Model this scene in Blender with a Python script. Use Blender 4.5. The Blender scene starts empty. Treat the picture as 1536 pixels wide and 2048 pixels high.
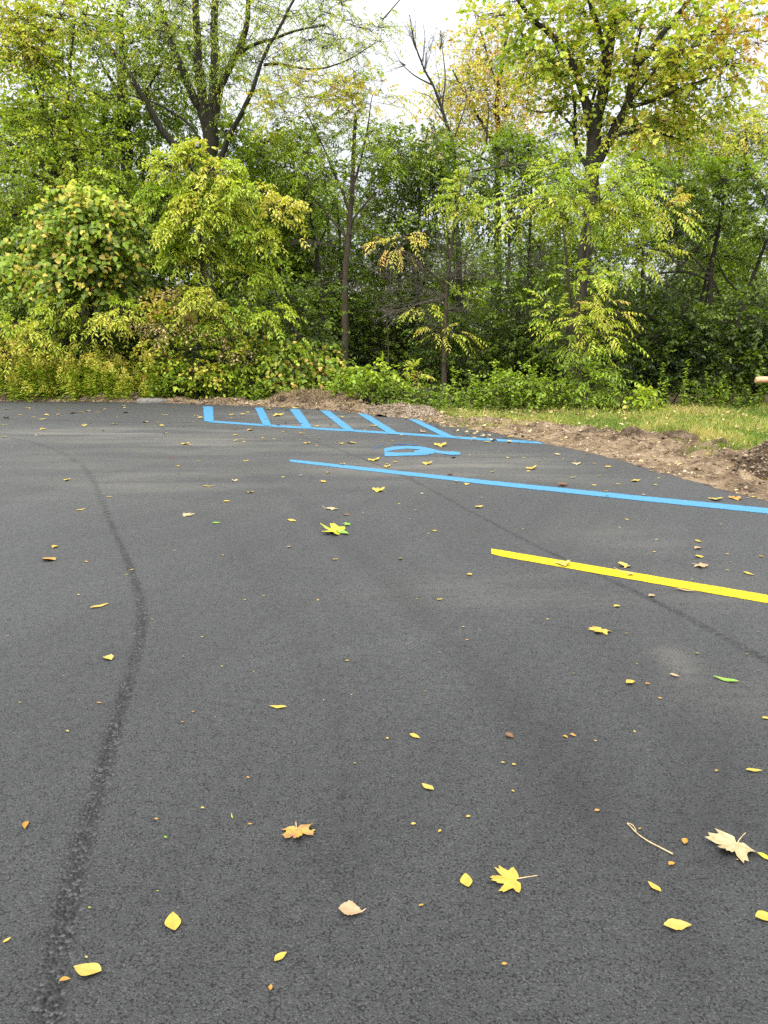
import bpy, math, random
import numpy as np
from mathutils import noise as mnoise, Vector

SEED = 11
rng = np.random.default_rng(SEED)
random.seed(SEED)
sc = bpy.context.scene
COL = sc.collection

# ------------------------------------------------------------------ camera geometry
F = 1479.0            # focal length in photograph pixels (1536 x 2048)
CAMH = 1.6
PITCH = math.atan((1024 - 665) / F)
CP, SP = math.cos(PITCH), math.sin(PITCH)

def ray(px, py):
    x = (px - 768) / F
    v = (py - 1024) / F
    return np.array([x, CP - v * SP, -SP - v * CP])

def gnd(px, py, z=0.0):
    d = ray(px, py)
    t = (z - CAMH) / d[2]
    return np.array([d[0] * t, d[1] * t, z])

def at(px, py, Y):
    d = ray(px, py)
    t = Y / d[1]
    return np.array([d[0] * t, Y, CAMH + d[2] * t])

# ------------------------------------------------------------------ mesh helpers
def nrm(a):
    return a / np.maximum(np.linalg.norm(a, axis=-1, keepdims=True), 1e-9)

class MB:
    """collects vertices and faces (tris and quads) as numpy arrays"""
    def __init__(self):
        self.v, self.q, self.t, self.h, self.n = [], [], [], [], 0
    def add(self, v, q=None, t=None, h=None):
        v = np.asarray(v, float).reshape(-1, 3)
        if q is not None and len(q): self.q.append(np.asarray(q, np.int64).reshape(-1, 4) + self.n)
        if t is not None and len(t): self.t.append(np.asarray(t, np.int64).reshape(-1, 3) + self.n)
        self.v.append(v)
        self.h.append(np.full(len(v), 0.5) if h is None else np.broadcast_to(np.asarray(h, float), (len(v),)))
        self.n += len(v)
    def mesh(self, name, mat, smooth=False, attr=None, origin=None):
        v = np.concatenate(self.v) if self.v else np.zeros((0, 3))
        if origin is not None: v = v - np.asarray(origin)
        q = np.concatenate(self.q) if self.q else np.zeros((0, 4), np.int64)
        t = np.concatenate(self.t) if self.t else np.zeros((0, 3), np.int64)
        me = bpy.data.meshes.new(name)
        me.vertices.add(len(v)); me.vertices.foreach_set("co", v.astype(np.float32).ravel())
        nl = q.size + t.size
        me.loops.add(nl)
        me.loops.foreach_set("vertex_index", np.concatenate([q.ravel(), t.ravel()]).astype(np.int32))
        me.polygons.add(len(q) + len(t))
        st = np.concatenate([np.arange(len(q)) * 4, q.size + np.arange(len(t)) * 3]).astype(np.int32)
        me.polygons.foreach_set("loop_start", st)
        if smooth: me.polygons.foreach_set("use_smooth", np.ones(len(st), bool))
        if attr:
            a = me.attributes.new(attr, 'FLOAT', 'POINT')
            a.data.foreach_set("value", np.concatenate(self.h).astype(np.float32))
        me.update(calc_edges=True)
        if mat: me.materials.append(mat)
        return me
    def obj(self, name, mat, parent=None, **kw):
        me = self.mesh(name, mat, **kw)
        return link(name, me, parent)

def link(name, me, parent=None):
    o = bpy.data.objects.new(name, me)
    COL.objects.link(o)
    if parent: o.parent = parent
    return o

def tag(o, label=None, cat=None, group=None, kind=None):
    if label: o["label"] = label
    if cat: o["category"] = cat
    if group: o["group"] = group
    if kind: o["kind"] = kind
    return o

def empty(name, loc):
    o = bpy.data.objects.new(name, None)
    o.empty_display_size = 0.1
    COL.objects.link(o); o.location = loc
    return o

def tubes(mb, pts, rad, sides=5, h=0.5):
    """pts (K,n,3) polylines of n points, rad (K,n)"""
    pts = np.asarray(pts, float); rad = np.asarray(rad, float)
    if pts.ndim == 2: pts, rad = pts[None], rad[None]
    K, n, _ = pts.shape
    if K == 0: return
    tan = np.empty_like(pts)
    tan[:, 1:-1] = pts[:, 2:] - pts[:, :-2]
    tan[:, 0] = pts[:, 1] - pts[:, 0]; tan[:, -1] = pts[:, -1] - pts[:, -2]
    tan = nrm(tan)
    ref = np.where(np.abs(tan[..., 2:3]) < 0.9, np.array([0, 0, 1.0]), np.array([0, 1.0, 0]))
    u = nrm(np.cross(tan, ref)); w = np.cross(tan, u)
    a = np.arange(sides) * 2 * math.pi / sides
    ring = pts[:, :, None, :] + rad[:, :, None, None] * (u[:, :, None, :] * np.cos(a)[None, None, :, None] + w[:, :, None, :] * np.sin(a)[None, None, :, None])
    v = ring.reshape(-1, 3)
    k, i, s = np.meshgrid(np.arange(K), np.arange(n - 1), np.arange(sides), indexing='ij')
    b = (k * n + i) * sides
    s2 = (s + 1) % sides
    q = np.stack([b + s, b + s2, b + sides + s2, b + sides + s], -1).reshape(-1, 4)
    mb.add(v, q=q, h=h)

def resample(p, step):
    p = np.asarray(p, float)
    seg = np.linalg.norm(np.diff(p, axis=0), axis=1)
    s = np.concatenate([[0], np.cumsum(seg)])
    n = max(3, int(s[-1] / step) + 1)
    tt = np.linspace(0, s[-1], n)
    return np.stack([np.interp(tt, s, p[:, i]) for i in range(3)], 1)

def smooth_poly(p, it=2):
    p = np.asarray(p, float)
    for _ in range(it):
        q = [p[0]]
        for a, b in zip(p[:-1], p[1:]):
            q += [a * .75 + b * .25, a * .25 + b * .75]
        q.append(p[-1]); p = np.array(q)
    return p

def fbm(x, y, z=0.0, o=4):
    return mnoise.fractal(Vector((x, y, z)), 1.0, 2.0, o)

# ------------------------------------------------------------------ node helpers
def newmat(name):
    m = bpy.data.materials.new(name); m.use_nodes = True
    nt = m.node_tree; nt.nodes.clear()
    out = nt.nodes.new("ShaderNodeOutputMaterial")
    return m, nt, out

def N(nt, typ, **kw):
    n = nt.nodes.new(typ)
    for k, v in kw.items():
        if k.startswith("i_"):
            key = k[2:]
            n.inputs[int(key) if key.isdigit() else key.replace("_", " ")].default_value = v
        else: setattr(n, k, v)
    return n

def L(nt, a, b): nt.links.new(a, b)

def ramp(nt, fac, stops, interp='LINEAR'):
    r = nt.nodes.new("ShaderNodeValToRGB"); cr = r.color_ramp; cr.interpolation = interp
    while len(cr.elements) < len(stops): cr.elements.new(0.5)
    for e, (p, c) in zip(cr.elements, stops):
        e.position = p; e.color = (*c, 1) if len(c) == 3 else c
    if fac is not None: L(nt, fac, r.inputs[0])
    return r

def mth(nt, op, a, b=None, c=None, clamp=False):
    n = nt.nodes.new("ShaderNodeMath"); n.operation = op; n.use_clamp = clamp
    for i, x in enumerate((a, b, c)):
        if x is None: continue
        if isinstance(x, (int, float)): n.inputs[i].default_value = x
        else: L(nt, x, n.inputs[i])
    return n.outputs[0]

def mixc(nt, f, a, b, mode='MIX'):
    n = nt.nodes.new("ShaderNodeMix"); n.data_type = 'RGBA'; n.blend_type = mode
    for sock, x in ((n.inputs[0], f), (n.inputs[6], a), (n.inputs[7], b)):
        if isinstance(x, (int, float)): sock.default_value = x
        elif isinstance(x, tuple): sock.default_value = (*x, 1)
        else: L(nt, x, sock)
    return n.outputs[2]

def noise_n(nt, vec, scale, detail=3, rough=.55):
    n = N(nt, "ShaderNodeTexNoise"); n.inputs["Scale"].default_value = scale
    n.inputs["Detail"].default_value = detail; n.inputs["Roughness"].default_value = rough
    if vec is not None: L(nt, vec, n.inputs["Vector"])
    return n.outputs[0]

def attr_n(nt, name):
    a = N(nt, "ShaderNodeAttribute"); a.attribute_name = name
    return a.outputs["Fac"]

# ------------------------------------------------------------------ materials
def leaf_material(name, stops, trans=0.38, gloss=0.25):
    m, nt, out = newmat(name)
    hue = attr_n(nt, "hue")
    col = ramp(nt, hue, stops).outputs[0]
    p = N(nt, "ShaderNodeBsdfPrincipled"); p.inputs["Roughness"].default_value = .5
    p.inputs["Specular IOR Level"].default_value = gloss
    L(nt, col, p.inputs["Base Color"])
    t = N(nt, "ShaderNodeBsdfTranslucent")
    tc = mixc(nt, 1.0, col, (1.1, 1.15, .6), 'MULTIPLY')
    L(nt, tc, t.inputs["Color"])
    mx = N(nt, "ShaderNodeMixShader"); mx.inputs[0].default_value = trans
    L(nt, p.outputs[0], mx.inputs[1]); L(nt, t.outputs[0], mx.inputs[2])
    L(nt, mx.outputs[0], out.inputs[0])
    return m

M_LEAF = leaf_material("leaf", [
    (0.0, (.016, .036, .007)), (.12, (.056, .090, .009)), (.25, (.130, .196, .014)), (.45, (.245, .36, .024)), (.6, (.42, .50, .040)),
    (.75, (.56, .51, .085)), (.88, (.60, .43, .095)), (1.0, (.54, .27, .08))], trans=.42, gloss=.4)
M_DRYLEAF = leaf_material("dry_leaf", [
    (0.0, (.045, .03, .015)), (.3, (.13, .088, .040)), (.55, (.27, .19, .085)), (.8, (.45, .34, .16)), (1.0, (.55, .47, .28))], trans=.2)
M_GRASS = leaf_material("grass_blade", [
    (0.0, (.05, .10, .015)), (.35, (.13, .20, .03)), (.6, (.26, .29, .05)), (.8, (.42, .36, .12)), (1.0, (.42, .29, .13))], trans=.3)
M_STRAW = leaf_material("straw", [
    (0.0, (.05, .035, .02)), (.5, (.20, .14, .07)), (1.0, (.42, .32, .17))], trans=.1)

def bark_material(name, c0, c1):
    m, nt, out = newmat(name)
    tc = N(nt, "ShaderNodeTexCoord"); mp = N(nt, "ShaderNodeMapping"); mp.inputs["Scale"].default_value = (14, 14, 2.5)
    L(nt, tc.outputs["Object"], mp.inputs[0])
    n = noise_n(nt, mp.outputs[0], 2.0, 5, .65)
    n2 = noise_n(nt, tc.outputs["Object"], 1.2, 2)
    col = ramp(nt, n, [(.3, c0), (.7, c1)]).outputs[0]
    col = mixc(nt, mth(nt, 'MULTIPLY', n2, .5), col, (.045, .05, .03))
    p = N(nt, "ShaderNodeBsdfPrincipled"); p.inputs["Roughness"].default_value = .9
    p.inputs["Specular IOR Level"].default_value = .15
    L(nt, col, p.inputs["Base Color"])
    b = N(nt, "ShaderNodeBump"); b.inputs["Strength"].default_value = .8; b.inputs["Distance"].default_value = .03
    L(nt, n, b.inputs["Height"]); L(nt, b.outputs[0], p.inputs["Normal"])
    L(nt, p.outputs[0], out.inputs[0])
    return m
M_BARK = bark_material("bark_grey", (.014, .012, .009), (.062, .054, .042))
M_BARKD = bark_material("bark_dark", (.012, .010, .009), (.045, .038, .032))
M_BARKB = bark_material("bark_brown", (.030, .021, .015), (.095, .070, .050))
M_TWIG = bark_material("twig_pale", (.055, .045, .035), (.15, .13, .105))

def soil_material(name, stops, scale=9.0, bump=.05):
    m, nt, out = newmat(name)
    tc = N(nt, "ShaderNodeTexCoord")
    n = noise_n(nt, tc.outputs["Object"], scale, 8, .7)
    n2 = noise_n(nt, tc.outputs["Object"], 2.2, 4, .6)
    f = mth(nt, 'ADD', mth(nt, 'MULTIPLY', n, .6), mth(nt, 'MULTIPLY', mth(nt, 'SUBTRACT', n2, .5), 1.0))
    f = mth(nt, 'ADD', f, .27)
    col = ramp(nt, f, stops).outputs[0]
    v = N(nt, "ShaderNodeTexVoronoi"); v.inputs["Scale"].default_value = 45
    L(nt, tc.outputs["Object"], v.inputs["Vector"])
    stone = mth(nt, 'LESS_THAN', v.outputs["Distance"], .28)
    sel = mth(nt, 'GREATER_THAN', N_sep(nt, v.outputs["Color"]), .68)
    col = mixc(nt, mth(nt, 'MULTIPLY', mth(nt, 'MULTIPLY', stone, sel), .7), col, (.21, .165, .115))
    p = N(nt, "ShaderNodeBsdfPrincipled"); p.inputs["Roughness"].default_value = .95
    p.inputs["Specular IOR Level"].default_value = .1
    L(nt, col, p.inputs["Base Color"])
    hgt = mth(nt, 'ADD', n, mth(nt, 'MULTIPLY', v.outputs["Distance"], -.5))
    b = N(nt, "ShaderNodeBump"); b.inputs["Strength"].default_value = 1; b.inputs["Distance"].default_value = bump
    L(nt, hgt, b.inputs["Height"]); L(nt, b.outputs[0], p.inputs["Normal"])
    L(nt, p.outputs[0], out.inputs[0])
    return m
def N_sep(nt, c):
    s = N(nt, "ShaderNodeSeparateColor"); L(nt, c, s.inputs[0]); return s.outputs[0]

M_SOIL = soil_material("soil", [(.3, (.040, .027, .016)), (.5, (.125, .087, .052)), (.72, (.25, .185, .115))])
M_SOILD = soil_material("dark_soil", [(.3, (.022, .016, .010)), (.5, (.072, .050, .032)), (.75, (.17, .125, .082))])
M_GRAVEL = soil_material("gravel", [(.3, (.075, .056, .037)), (.5, (.155, .12, .084)), (.72, (.24, .195, .145))], scale=22, bump=.03)
M_FLOOR = soil_material("forest_floor", [(.3, (.02, .016, .010)), (.5, (.055, .042, .024)), (.75, (.11, .09, .04))], scale=5)
M_LAWNBASE = soil_material("lawn_soil", [(.3, (.05, .055, .02)), (.5, (.11, .12, .035)), (.75, (.19, .17, .06))], scale=6)

def asphalt_nodes(nt):
    """returns (position vector socket, height, grain color)"""
    geo = N(nt, "ShaderNodeNewGeometry")
    pos = geo.outputs["Position"]
    return pos

def make_asphalt():
    m, nt, out = newmat("asphalt")
    pos = asphalt_nodes(nt)
    seam = attr_n(nt, "seam"); dust = attr_n(nt, "dust"); tone = attr_n(nt, "tone")
    # aggregate
    v1 = N(nt, "ShaderNodeTexVoronoi"); v1.inputs["Scale"].default_value = 185
    L(nt, pos, v1.inputs["Vector"])
    v2 = N(nt, "ShaderNodeTexVoronoi"); v2.inputs["Scale"].default_value = 95
    L(nt, pos, v2.inputs["Vector"])
    nf = noise_n(nt, pos, 170, 3, .65)
    np_ = noise_n(nt, pos, 112, 4, .62)
    nm = noise_n(nt, pos, 24, 3, .6)
    nb = noise_n(nt, pos, .55, 4, .55)
    nb2 = noise_n(nt, pos, 2.6, 4, .6)
    sm = mth(nt, 'ADD', seam, mth(nt, 'MULTIPLY', mth(nt, 'SUBTRACT', nm, .5), mth(nt, 'MULTIPLY', mth(nt, 'SUBTRACT', 1.0, mth(nt, 'ABSOLUTE', mth(nt, 'SUBTRACT', mth(nt, 'MULTIPLY', seam, 2), 1))), 2.2)), clamp=True)
    cellc = N_sep(nt, v1.outputs["Color"])
    grain = mth(nt, 'ADD', mth(nt, 'MULTIPLY', cellc, .35), mth(nt, 'MULTIPLY', nf, .65))
    col = ramp(nt, grain, [(.22, (.012, .012, .0122)), (.45, (.0245, .0252, .0258)), (.68, (.041, .0416, .0420))]).outputs[0]
    # pale broken faces of single stones
    fleck = mth(nt, 'MULTIPLY', mth(nt, 'GREATER_THAN', cellc, .90), mth(nt, 'LESS_THAN', v1.outputs["Distance"], .38))
    col = mixc(nt, mth(nt, 'MULTIPLY', fleck, .6), col, (.10, .098, .092))
    # open pits between stones
    void = ramp(nt, mth(nt, 'ADD', mth(nt, 'MULTIPLY', np_, .75), mth(nt, 'MULTIPLY', nm, .25)), [(.385, (1, 1, 1)), (.44, (0, 0, 0))]).outputs[0]
    col = mixc(nt, mth(nt, 'MULTIPLY', void, .8), col, (.003, .003, .003))
    # broad tone, with long faint roller streaks along the paving direction
    mps = N(nt, "ShaderNodeMapping"); mps.inputs["Rotation"].default_value = (0, 0, math.radians(-62)); L(nt, pos, mps.inputs[0])
    mps2 = N(nt, "ShaderNodeMapping"); mps2.inputs["Scale"].default_value = (.12, 2.4, 1); L(nt, mps.outputs[0], mps2.inputs[0])
    nst = noise_n(nt, mps2.outputs[0], 1.5, 4, .6)
    scuff = ramp(nt, noise_n(nt, pos, 1.1, 6, .68), [(.48, (0, 0, 0)), (.66, (1, 1, 1))]).outputs[0]
    tn = mth(nt, 'ADD', mth(nt, 'ADD', mth(nt, 'MULTIPLY', nb, .5), mth(nt, 'MULTIPLY', nb2, .25)), mth(nt, 'MULTIPLY', tone, 1.0))
    tn = mth(nt, 'ADD', tn, mth(nt, 'MULTIPLY', mth(nt, 'SUBTRACT', nst, .5), .55))
    tn = mth(nt, 'SUBTRACT', tn, mth(nt, 'MULTIPLY', scuff, .12))
    gain = mth(nt, 'ADD', .50, tn)
    cb = N(nt, "ShaderNodeCombineColor")
    for i in range(3): L(nt, gain, cb.inputs[i])
    col = mixc(nt, 1.0, col, cb.outputs[0], 'MULTIPLY')
    # dusty tan film
    mpd = N(nt, "ShaderNodeMapping"); mpd.inputs["Scale"].default_value = (.3, 1.5, 1.0); L(nt, pos, mpd.inputs[0])
    nd = noise_n(nt, mpd.outputs[0], 1.6, 5, .6)
    dm = mth(nt, 'MULTIPLY', dust, ramp(nt, nd, [(.38, (.05, .05, .05)), (.68, (1, 1, 1))]).outputs[0], clamp=True)
    dm = mth(nt, 'MULTIPLY', dm, mth(nt, 'ADD', .6, mth(nt, 'MULTIPLY', nf, .6)))
    col = mixc(nt, mth(nt, 'MULTIPLY', dm, .8), col, (.150, .140, .114))
    # open, coarse joint
    seamcol = ramp(nt, N_sep(nt, v2.outputs["Color"]), [(.3, (.003, .003, .0032)), (.64, (.011, .011, .0115)), (.82, (.028, .028, .0285)), (.97, (.058, .058, .057))]).outputs[0]
    col = mixc(nt, mth(nt, 'MULTIPLY', sm, .92), col, seamcol)
    p = N(nt, "ShaderNodeBsdfPrincipled")
    L(nt, col, p.inputs["Base Color"])
    p.inputs["Specular IOR Level"].default_value = .34
    L(nt, mth(nt, 'ADD', .62, mth(nt, 'MULTIPLY', dm, .3)), p.inputs["Roughness"])
    h = mth(nt, 'SUBTRACT', mth(nt, 'MULTIPLY', nf, .5), mth(nt, 'MULTIPLY', v1.outputs["Distance"], .6))
    h = mth(nt, 'SUBTRACT', h, mth(nt, 'MULTIPLY', void, 1.1))
    hs = mth(nt, 'MULTIPLY', mth(nt, 'SUBTRACT', .8, v2.outputs["Distance"]), 3.2)
    hm = mth(nt, 'ADD', mth(nt, 'MULTIPLY', h, mth(nt, 'SUBTRACT', 1.0, sm)), mth(nt, 'MULTIPLY', hs, sm))
    hm = mth(nt, 'SUBTRACT', hm, mth(nt, 'MULTIPLY', sm, 2.5))
    b = N(nt, "ShaderNodeBump"); b.inputs["Strength"].default_value = .9; b.inputs["Distance"].default_value = .006
    L(nt, hm, b.inputs["Height"]); L(nt, b.outputs[0], p.inputs["Normal"])
    L(nt, p.outputs[0], out.inputs[0])
    return m
M_ASPHALT = make_asphalt()

def paint_material(name, c, worn=(.03, .03, .03), cover=.0):
    m, nt, out = newmat(name)
    pos = asphalt_nodes(nt)
    e = attr_n(nt, "edge")
    nf = noise_n(nt, pos, 120, 3, .65)
    nm = noise_n(nt, pos, 9, 3, .6)
    v = N(nt, "ShaderNodeTexVoronoi"); v.inputs["Scale"].default_value = 105; L(nt, pos, v.inputs["Vector"])
    f = mth(nt, 'ADD', mth(nt, 'ADD', e, cover), mth(nt, 'MULTIPLY', mth(nt, 'SUBTRACT', nf, .5), 1.1))
    f = mth(nt, 'ADD', f, mth(nt, 'MULTIPLY', mth(nt, 'SUBTRACT', nm, .5), .5))
    a = ramp(nt, f, [(.28, (0, 0, 0)), (.52, (1, 1, 1))]).outputs[0]
    col = mixc(nt, mth(nt, 'MULTIPLY', ramp(nt, nf, [(.36, (1, 1, 1)), (.46, (0, 0, 0))]).outputs[0], .6), (*c,), worn)
    col = mixc(nt, mth(nt, 'MULTIPLY', nm, .25), col, tuple(x * .75 for x in c))
    p = N(nt, "ShaderNodeBsdfPrincipled"); p.inputs["Roughness"].default_value = .7
    p.inputs["Specular IOR Level"].default_value = .12
    L(nt, col, p.inputs["Base Color"])
    b = N(nt, "ShaderNodeBump"); b.inputs["Strength"].default_value = .5; b.inputs["Distance"].default_value = .004
    L(nt, mth(nt, 'SUBTRACT', nf, v.outputs["Distance"]), b.inputs["Height"]); L(nt, b.outputs[0], p.inputs["Normal"])
    tr = N(nt, "ShaderNodeBsdfTransparent")
    mx = N(nt, "ShaderNodeMixShader"); L(nt, a, mx.inputs[0]); L(nt, tr.outputs[0], mx.inputs[1]); L(nt, p.outputs[0], mx.inputs[2])
    L(nt, mx.outputs[0], out.inputs[0])
    return m
M_BLUE = paint_material("blue_paint", (.050, .170, .285))
M_BLUEFAINT = paint_material("thin_blue_paint", (.025, .08, .17), cover=-.36)
M_YELLOW = paint_material("yellow_paint", (.42, .32, .008), cover=.08)

def plain(name, c, rough=.8, var=.3, scale=20, bump=.0):
    m, nt, out = newmat(name)
    tc = N(nt, "ShaderNodeTexCoord")
    n = noise_n(nt, tc.outputs["Object"], scale, 5, .6)
    col = ramp(nt, n, [(.3, tuple(x * (1 - var) for x in c)), (.7, tuple(min(1, x * (1 + var)) for x in c))]).outputs[0]
    p = N(nt, "ShaderNodeBsdfPrincipled"); p.inputs["Roughness"].default_value = rough
    p.inputs["Specular IOR Level"].default_value = .25
    L(nt, col, p.inputs["Base Color"])
    if bump:
        b = N(nt, "ShaderNodeBump"); b.inputs["Distance"].default_value = bump
        L(nt, n, b.inputs["Height"]); L(nt, b.outputs[0], p.inputs["Normal"])
    L(nt, p.outputs[0], out.inputs[0])
    return m
M_STONE = plain("grey_stone", (.13, .12, .105), scale=12, bump=.03)
M_WOOD = plain("peeled_wood", (.46, .27, .15), scale=9, var=.25, bump=.01)
M_WOODEND = plain("cut_wood", (.50, .33, .20), scale=14, var=.25)
M_STALK = plain("leaf_stalk", (.42, .30, .16), scale=60)

def fallen_material(name, c, c2, vein=.34):
    m, nt, out = newmat(name)
    tc = N(nt, "ShaderNodeTexCoord")
    n = noise_n(nt, tc.outputs["Object"], 26, 4, .6)
    n2 = noise_n(nt, tc.outputs["Object"], 160, 2, .6)
    col = ramp(nt, n, [(.34, c), (.68, c2)]).outputs[0]
    spots = ramp(nt, n2, [(.62, (0, 0, 0)), (.72, (1, 1, 1))]).outputs[0]
    col = mixc(nt, mth(nt, 'MULTIPLY', spots, .6), col, (.14, .075, .025))
    edge_b = ramp(nt, noise_n(nt, tc.outputs['Object'], 55, 3, .6), [(.58, (0, 0, 0)), (.70, (1, 1, 1))]).outputs[0]
    col = mixc(nt, mth(nt, 'MULTIPLY', edge_b, .5), col, (.24, .13, .035))
    v = attr_n(nt, "vein")
    col = mixc(nt, mth(nt, 'MULTIPLY', v, vein), col, tuple(x * .55 for x in c2))
    p = N(nt, "ShaderNodeBsdfPrincipled"); p.inputs["Roughness"].default_value = .55
    p.inputs["Specular IOR Level"].default_value = .25
    L(nt, col, p.inputs["Base Color"]); L(nt, p.outputs[0], out.inputs[0])
    return m
FM = {
    'y': fallen_material("yellow_leaf", (0.304, 0.234, 0.035), (0.289, 0.195, 0.027)),
    'p': fallen_material("pale_yellow_leaf", (0.300, 0.243, 0.058), (0.265, 0.197, 0.034)),
    'w': fallen_material("bleached_leaf", (0.289, 0.248, 0.144), (0.231, 0.185, 0.087)),
    'o': fallen_material("orange_leaf", (0.289, 0.161, 0.020), (0.243, 0.115, 0.023)),
    't': fallen_material("tan_leaf", (0.265, 0.197, 0.115), (0.219, 0.139, 0.075)),
    'b': fallen_material("brown_leaf", (0.127, 0.058, 0.023), (0.069, 0.032, 0.014)),
    'd': fallen_material("dark_leaf", (0.032, 0.017, 0.012), (0.017, 0.012, 0.009)),
    'r': fallen_material("red_leaf", (0.150, 0.020, 0.012), (0.087, 0.017, 0.012)),
    'g': fallen_material("green_leaf", (0.092, 0.207, 0.020), (0.139, 0.231, 0.029)),
    'l': fallen_material("lime_leaf", (0.231, 0.271, 0.017), (0.289, 0.265, 0.017)),
    'k': fallen_material("yellow_pink_leaf", (0.323, 0.219, 0.029), (0.197, 0.087, 0.046)),
}

# ------------------------------------------------------------------ world, sun, camera
SUN_EL, SUN_AZ = math.radians(56), math.radians(205)      # azimuth from +Y, clockwise: behind and a little left of the camera
sd = np.array([math.sin(SUN_AZ) * math.cos(SUN_EL), math.cos(SUN_AZ) * math.cos(SUN_EL), math.sin(SUN_EL)])
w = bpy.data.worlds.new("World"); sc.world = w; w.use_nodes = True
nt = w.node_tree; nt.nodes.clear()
wo = N(nt, "ShaderNodeOutputWorld")
tcw = N(nt, "ShaderNodeTexCoord")
sky = N(nt, "ShaderNodeTexSky"); sky.sky_type = 'NISHITA'; sky.sun_disc = False
sky.sun_elevation = SUN_EL; sky.sun_rotation = SUN_AZ; sky.air_density = 1; sky.dust_density = 3
bg1 = N(nt, "ShaderNodeBackground"); L(nt, sky.outputs[0], bg1.inputs[0]); bg1.inputs[1].default_value = .05
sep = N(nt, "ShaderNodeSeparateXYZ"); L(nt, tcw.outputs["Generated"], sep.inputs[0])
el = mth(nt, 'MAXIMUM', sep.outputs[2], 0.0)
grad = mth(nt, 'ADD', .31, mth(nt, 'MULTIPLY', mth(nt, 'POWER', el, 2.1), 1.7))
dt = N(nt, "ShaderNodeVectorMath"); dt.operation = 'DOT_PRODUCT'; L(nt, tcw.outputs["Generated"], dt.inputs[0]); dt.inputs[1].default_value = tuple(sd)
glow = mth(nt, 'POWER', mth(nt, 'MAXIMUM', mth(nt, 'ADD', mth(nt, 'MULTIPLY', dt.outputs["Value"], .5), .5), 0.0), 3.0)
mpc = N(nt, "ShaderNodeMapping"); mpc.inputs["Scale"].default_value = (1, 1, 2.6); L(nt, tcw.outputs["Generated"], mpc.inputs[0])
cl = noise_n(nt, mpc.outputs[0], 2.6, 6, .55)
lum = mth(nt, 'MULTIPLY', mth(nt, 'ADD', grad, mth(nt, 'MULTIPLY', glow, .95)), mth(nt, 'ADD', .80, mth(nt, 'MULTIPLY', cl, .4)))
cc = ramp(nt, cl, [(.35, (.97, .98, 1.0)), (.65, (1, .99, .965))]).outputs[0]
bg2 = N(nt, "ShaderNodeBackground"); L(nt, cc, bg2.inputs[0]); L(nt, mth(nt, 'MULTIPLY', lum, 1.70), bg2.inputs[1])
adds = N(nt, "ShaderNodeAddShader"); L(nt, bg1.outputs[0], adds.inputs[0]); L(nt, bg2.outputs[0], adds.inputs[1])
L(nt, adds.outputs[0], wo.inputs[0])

sl = bpy.data.lights.new("sun", 'SUN'); sl.energy = 1.5; sl.angle = math.radians(24); sl.color = (1, .96, .88)
so = bpy.data.objects.new("sun", sl); COL.objects.link(so)
so.rotation_euler = Vector(tuple(sd)).to_track_quat('Z', 'Y').to_euler()

cam = bpy.data.cameras.new("camera"); co = bpy.data.objects.new("camera", cam); COL.objects.link(co)
co.location = (0, 0, CAMH); co.rotation_euler = (math.pi / 2 - PITCH, 0, 0)
cam.sensor_fit = 'VERTICAL'; cam.sensor_height = 24.0; cam.lens = 24.0 * F / 2048
cam.clip_start = .05; cam.clip_end = 2000
sc.camera = co
sc.view_settings.view_transform = 'Standard'; sc.view_settings.look = 'None'
sc.view_settings.gamma = 1; sc.view_settings.exposure = 0.45
cy = sc.cycles
cy.max_bounces = 8; cy.diffuse_bounces = 3; cy.glossy_bounces = 2; cy.transmission_bounces = 5; cy.transparent_max_bounces = 8
cy.caustics_reflective = False; cy.caustics_refractive = False
cy.use_adaptive_sampling = True; cy.adaptive_threshold = .02
cy.use_denoising = False
sc.render.film_transparent = False

# ------------------------------------------------------------------ asphalt lot
EDGE_PX = [(-900, 803), (-300, 803), (0, 803), (150, 803), (280, 804), (400, 808), (530, 813), (620, 817), (700, 824), (770, 832), (830, 838), (900, 851),
           (985, 864), (1085, 885), (1170, 902), (1250, 921), (1330, 945), (1400, 964), (1470, 983), (1536, 999), (1640, 1030)]
EDGE = np.array([gnd(*p)[:2] for p in EDGE_PX])
EDGE = np.vstack([[-30, EDGE[0, 1] - .3], EDGE, [5.6, 4.2], [7.2, 1.5], [9.5, -6]])
_es = smooth_poly(np.column_stack([EDGE, np.zeros(len(EDGE))]), 2)[:, :2]
def edge_y(x): return np.interp(x, _es[:, 0], _es[:, 1])

SEAMS = [  # pixel polylines, half width m, strength
    ([(-700, 868), (-300, 866), (-40, 870), (40, 878), (100, 894), (150, 918), (185, 955), (200, 990), (220, 1040), (242, 1090), (268, 1150), (285, 1210), (285, 1262), (268, 1330), (245, 1410), (222, 1490), (196, 1580), (172, 1660), (150, 1750), (128, 1850), (110, 1950), (95, 2060)], .028, 1.02),
    ([(570, 862), (640, 885), (760, 930), (830, 962), (900, 1000), (965, 1035), (1040, 1075), (1100, 1105), (1200, 1150), (1300, 1197), (1400, 1248), (1480, 1292), (1560, 1335), (1760, 1450), (2100, 1660)], .026, .9),
    ([(-700, 838), (0, 839), (100, 840), (200, 843), (290, 846), (380, 845)], .05, .55),
    ([(190, 966), (260, 963), (340, 962), (450, 960)], .02, .35),
    ([(605, 1005), (630, 1040), (690, 1090), (770, 1150), (850, 1230), (950, 1330), (1080, 1450)], .07, .16),
    ([(612, 1680), (640, 1710), (665, 1755)], .05, .25),
]
def seg_dist(P, poly):
    d = np.full(len(P), 1e9)
    for a, b in zip(poly[:-1], poly[1:]):
        ab = b - a
        t = np.clip(((P - a) @ ab) / max(ab @ ab, 1e-9), 0, 1)
        q = a + t[:, None] * ab
        d = np.minimum(d, np.hypot(*(P - q).T))
    return d

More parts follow.
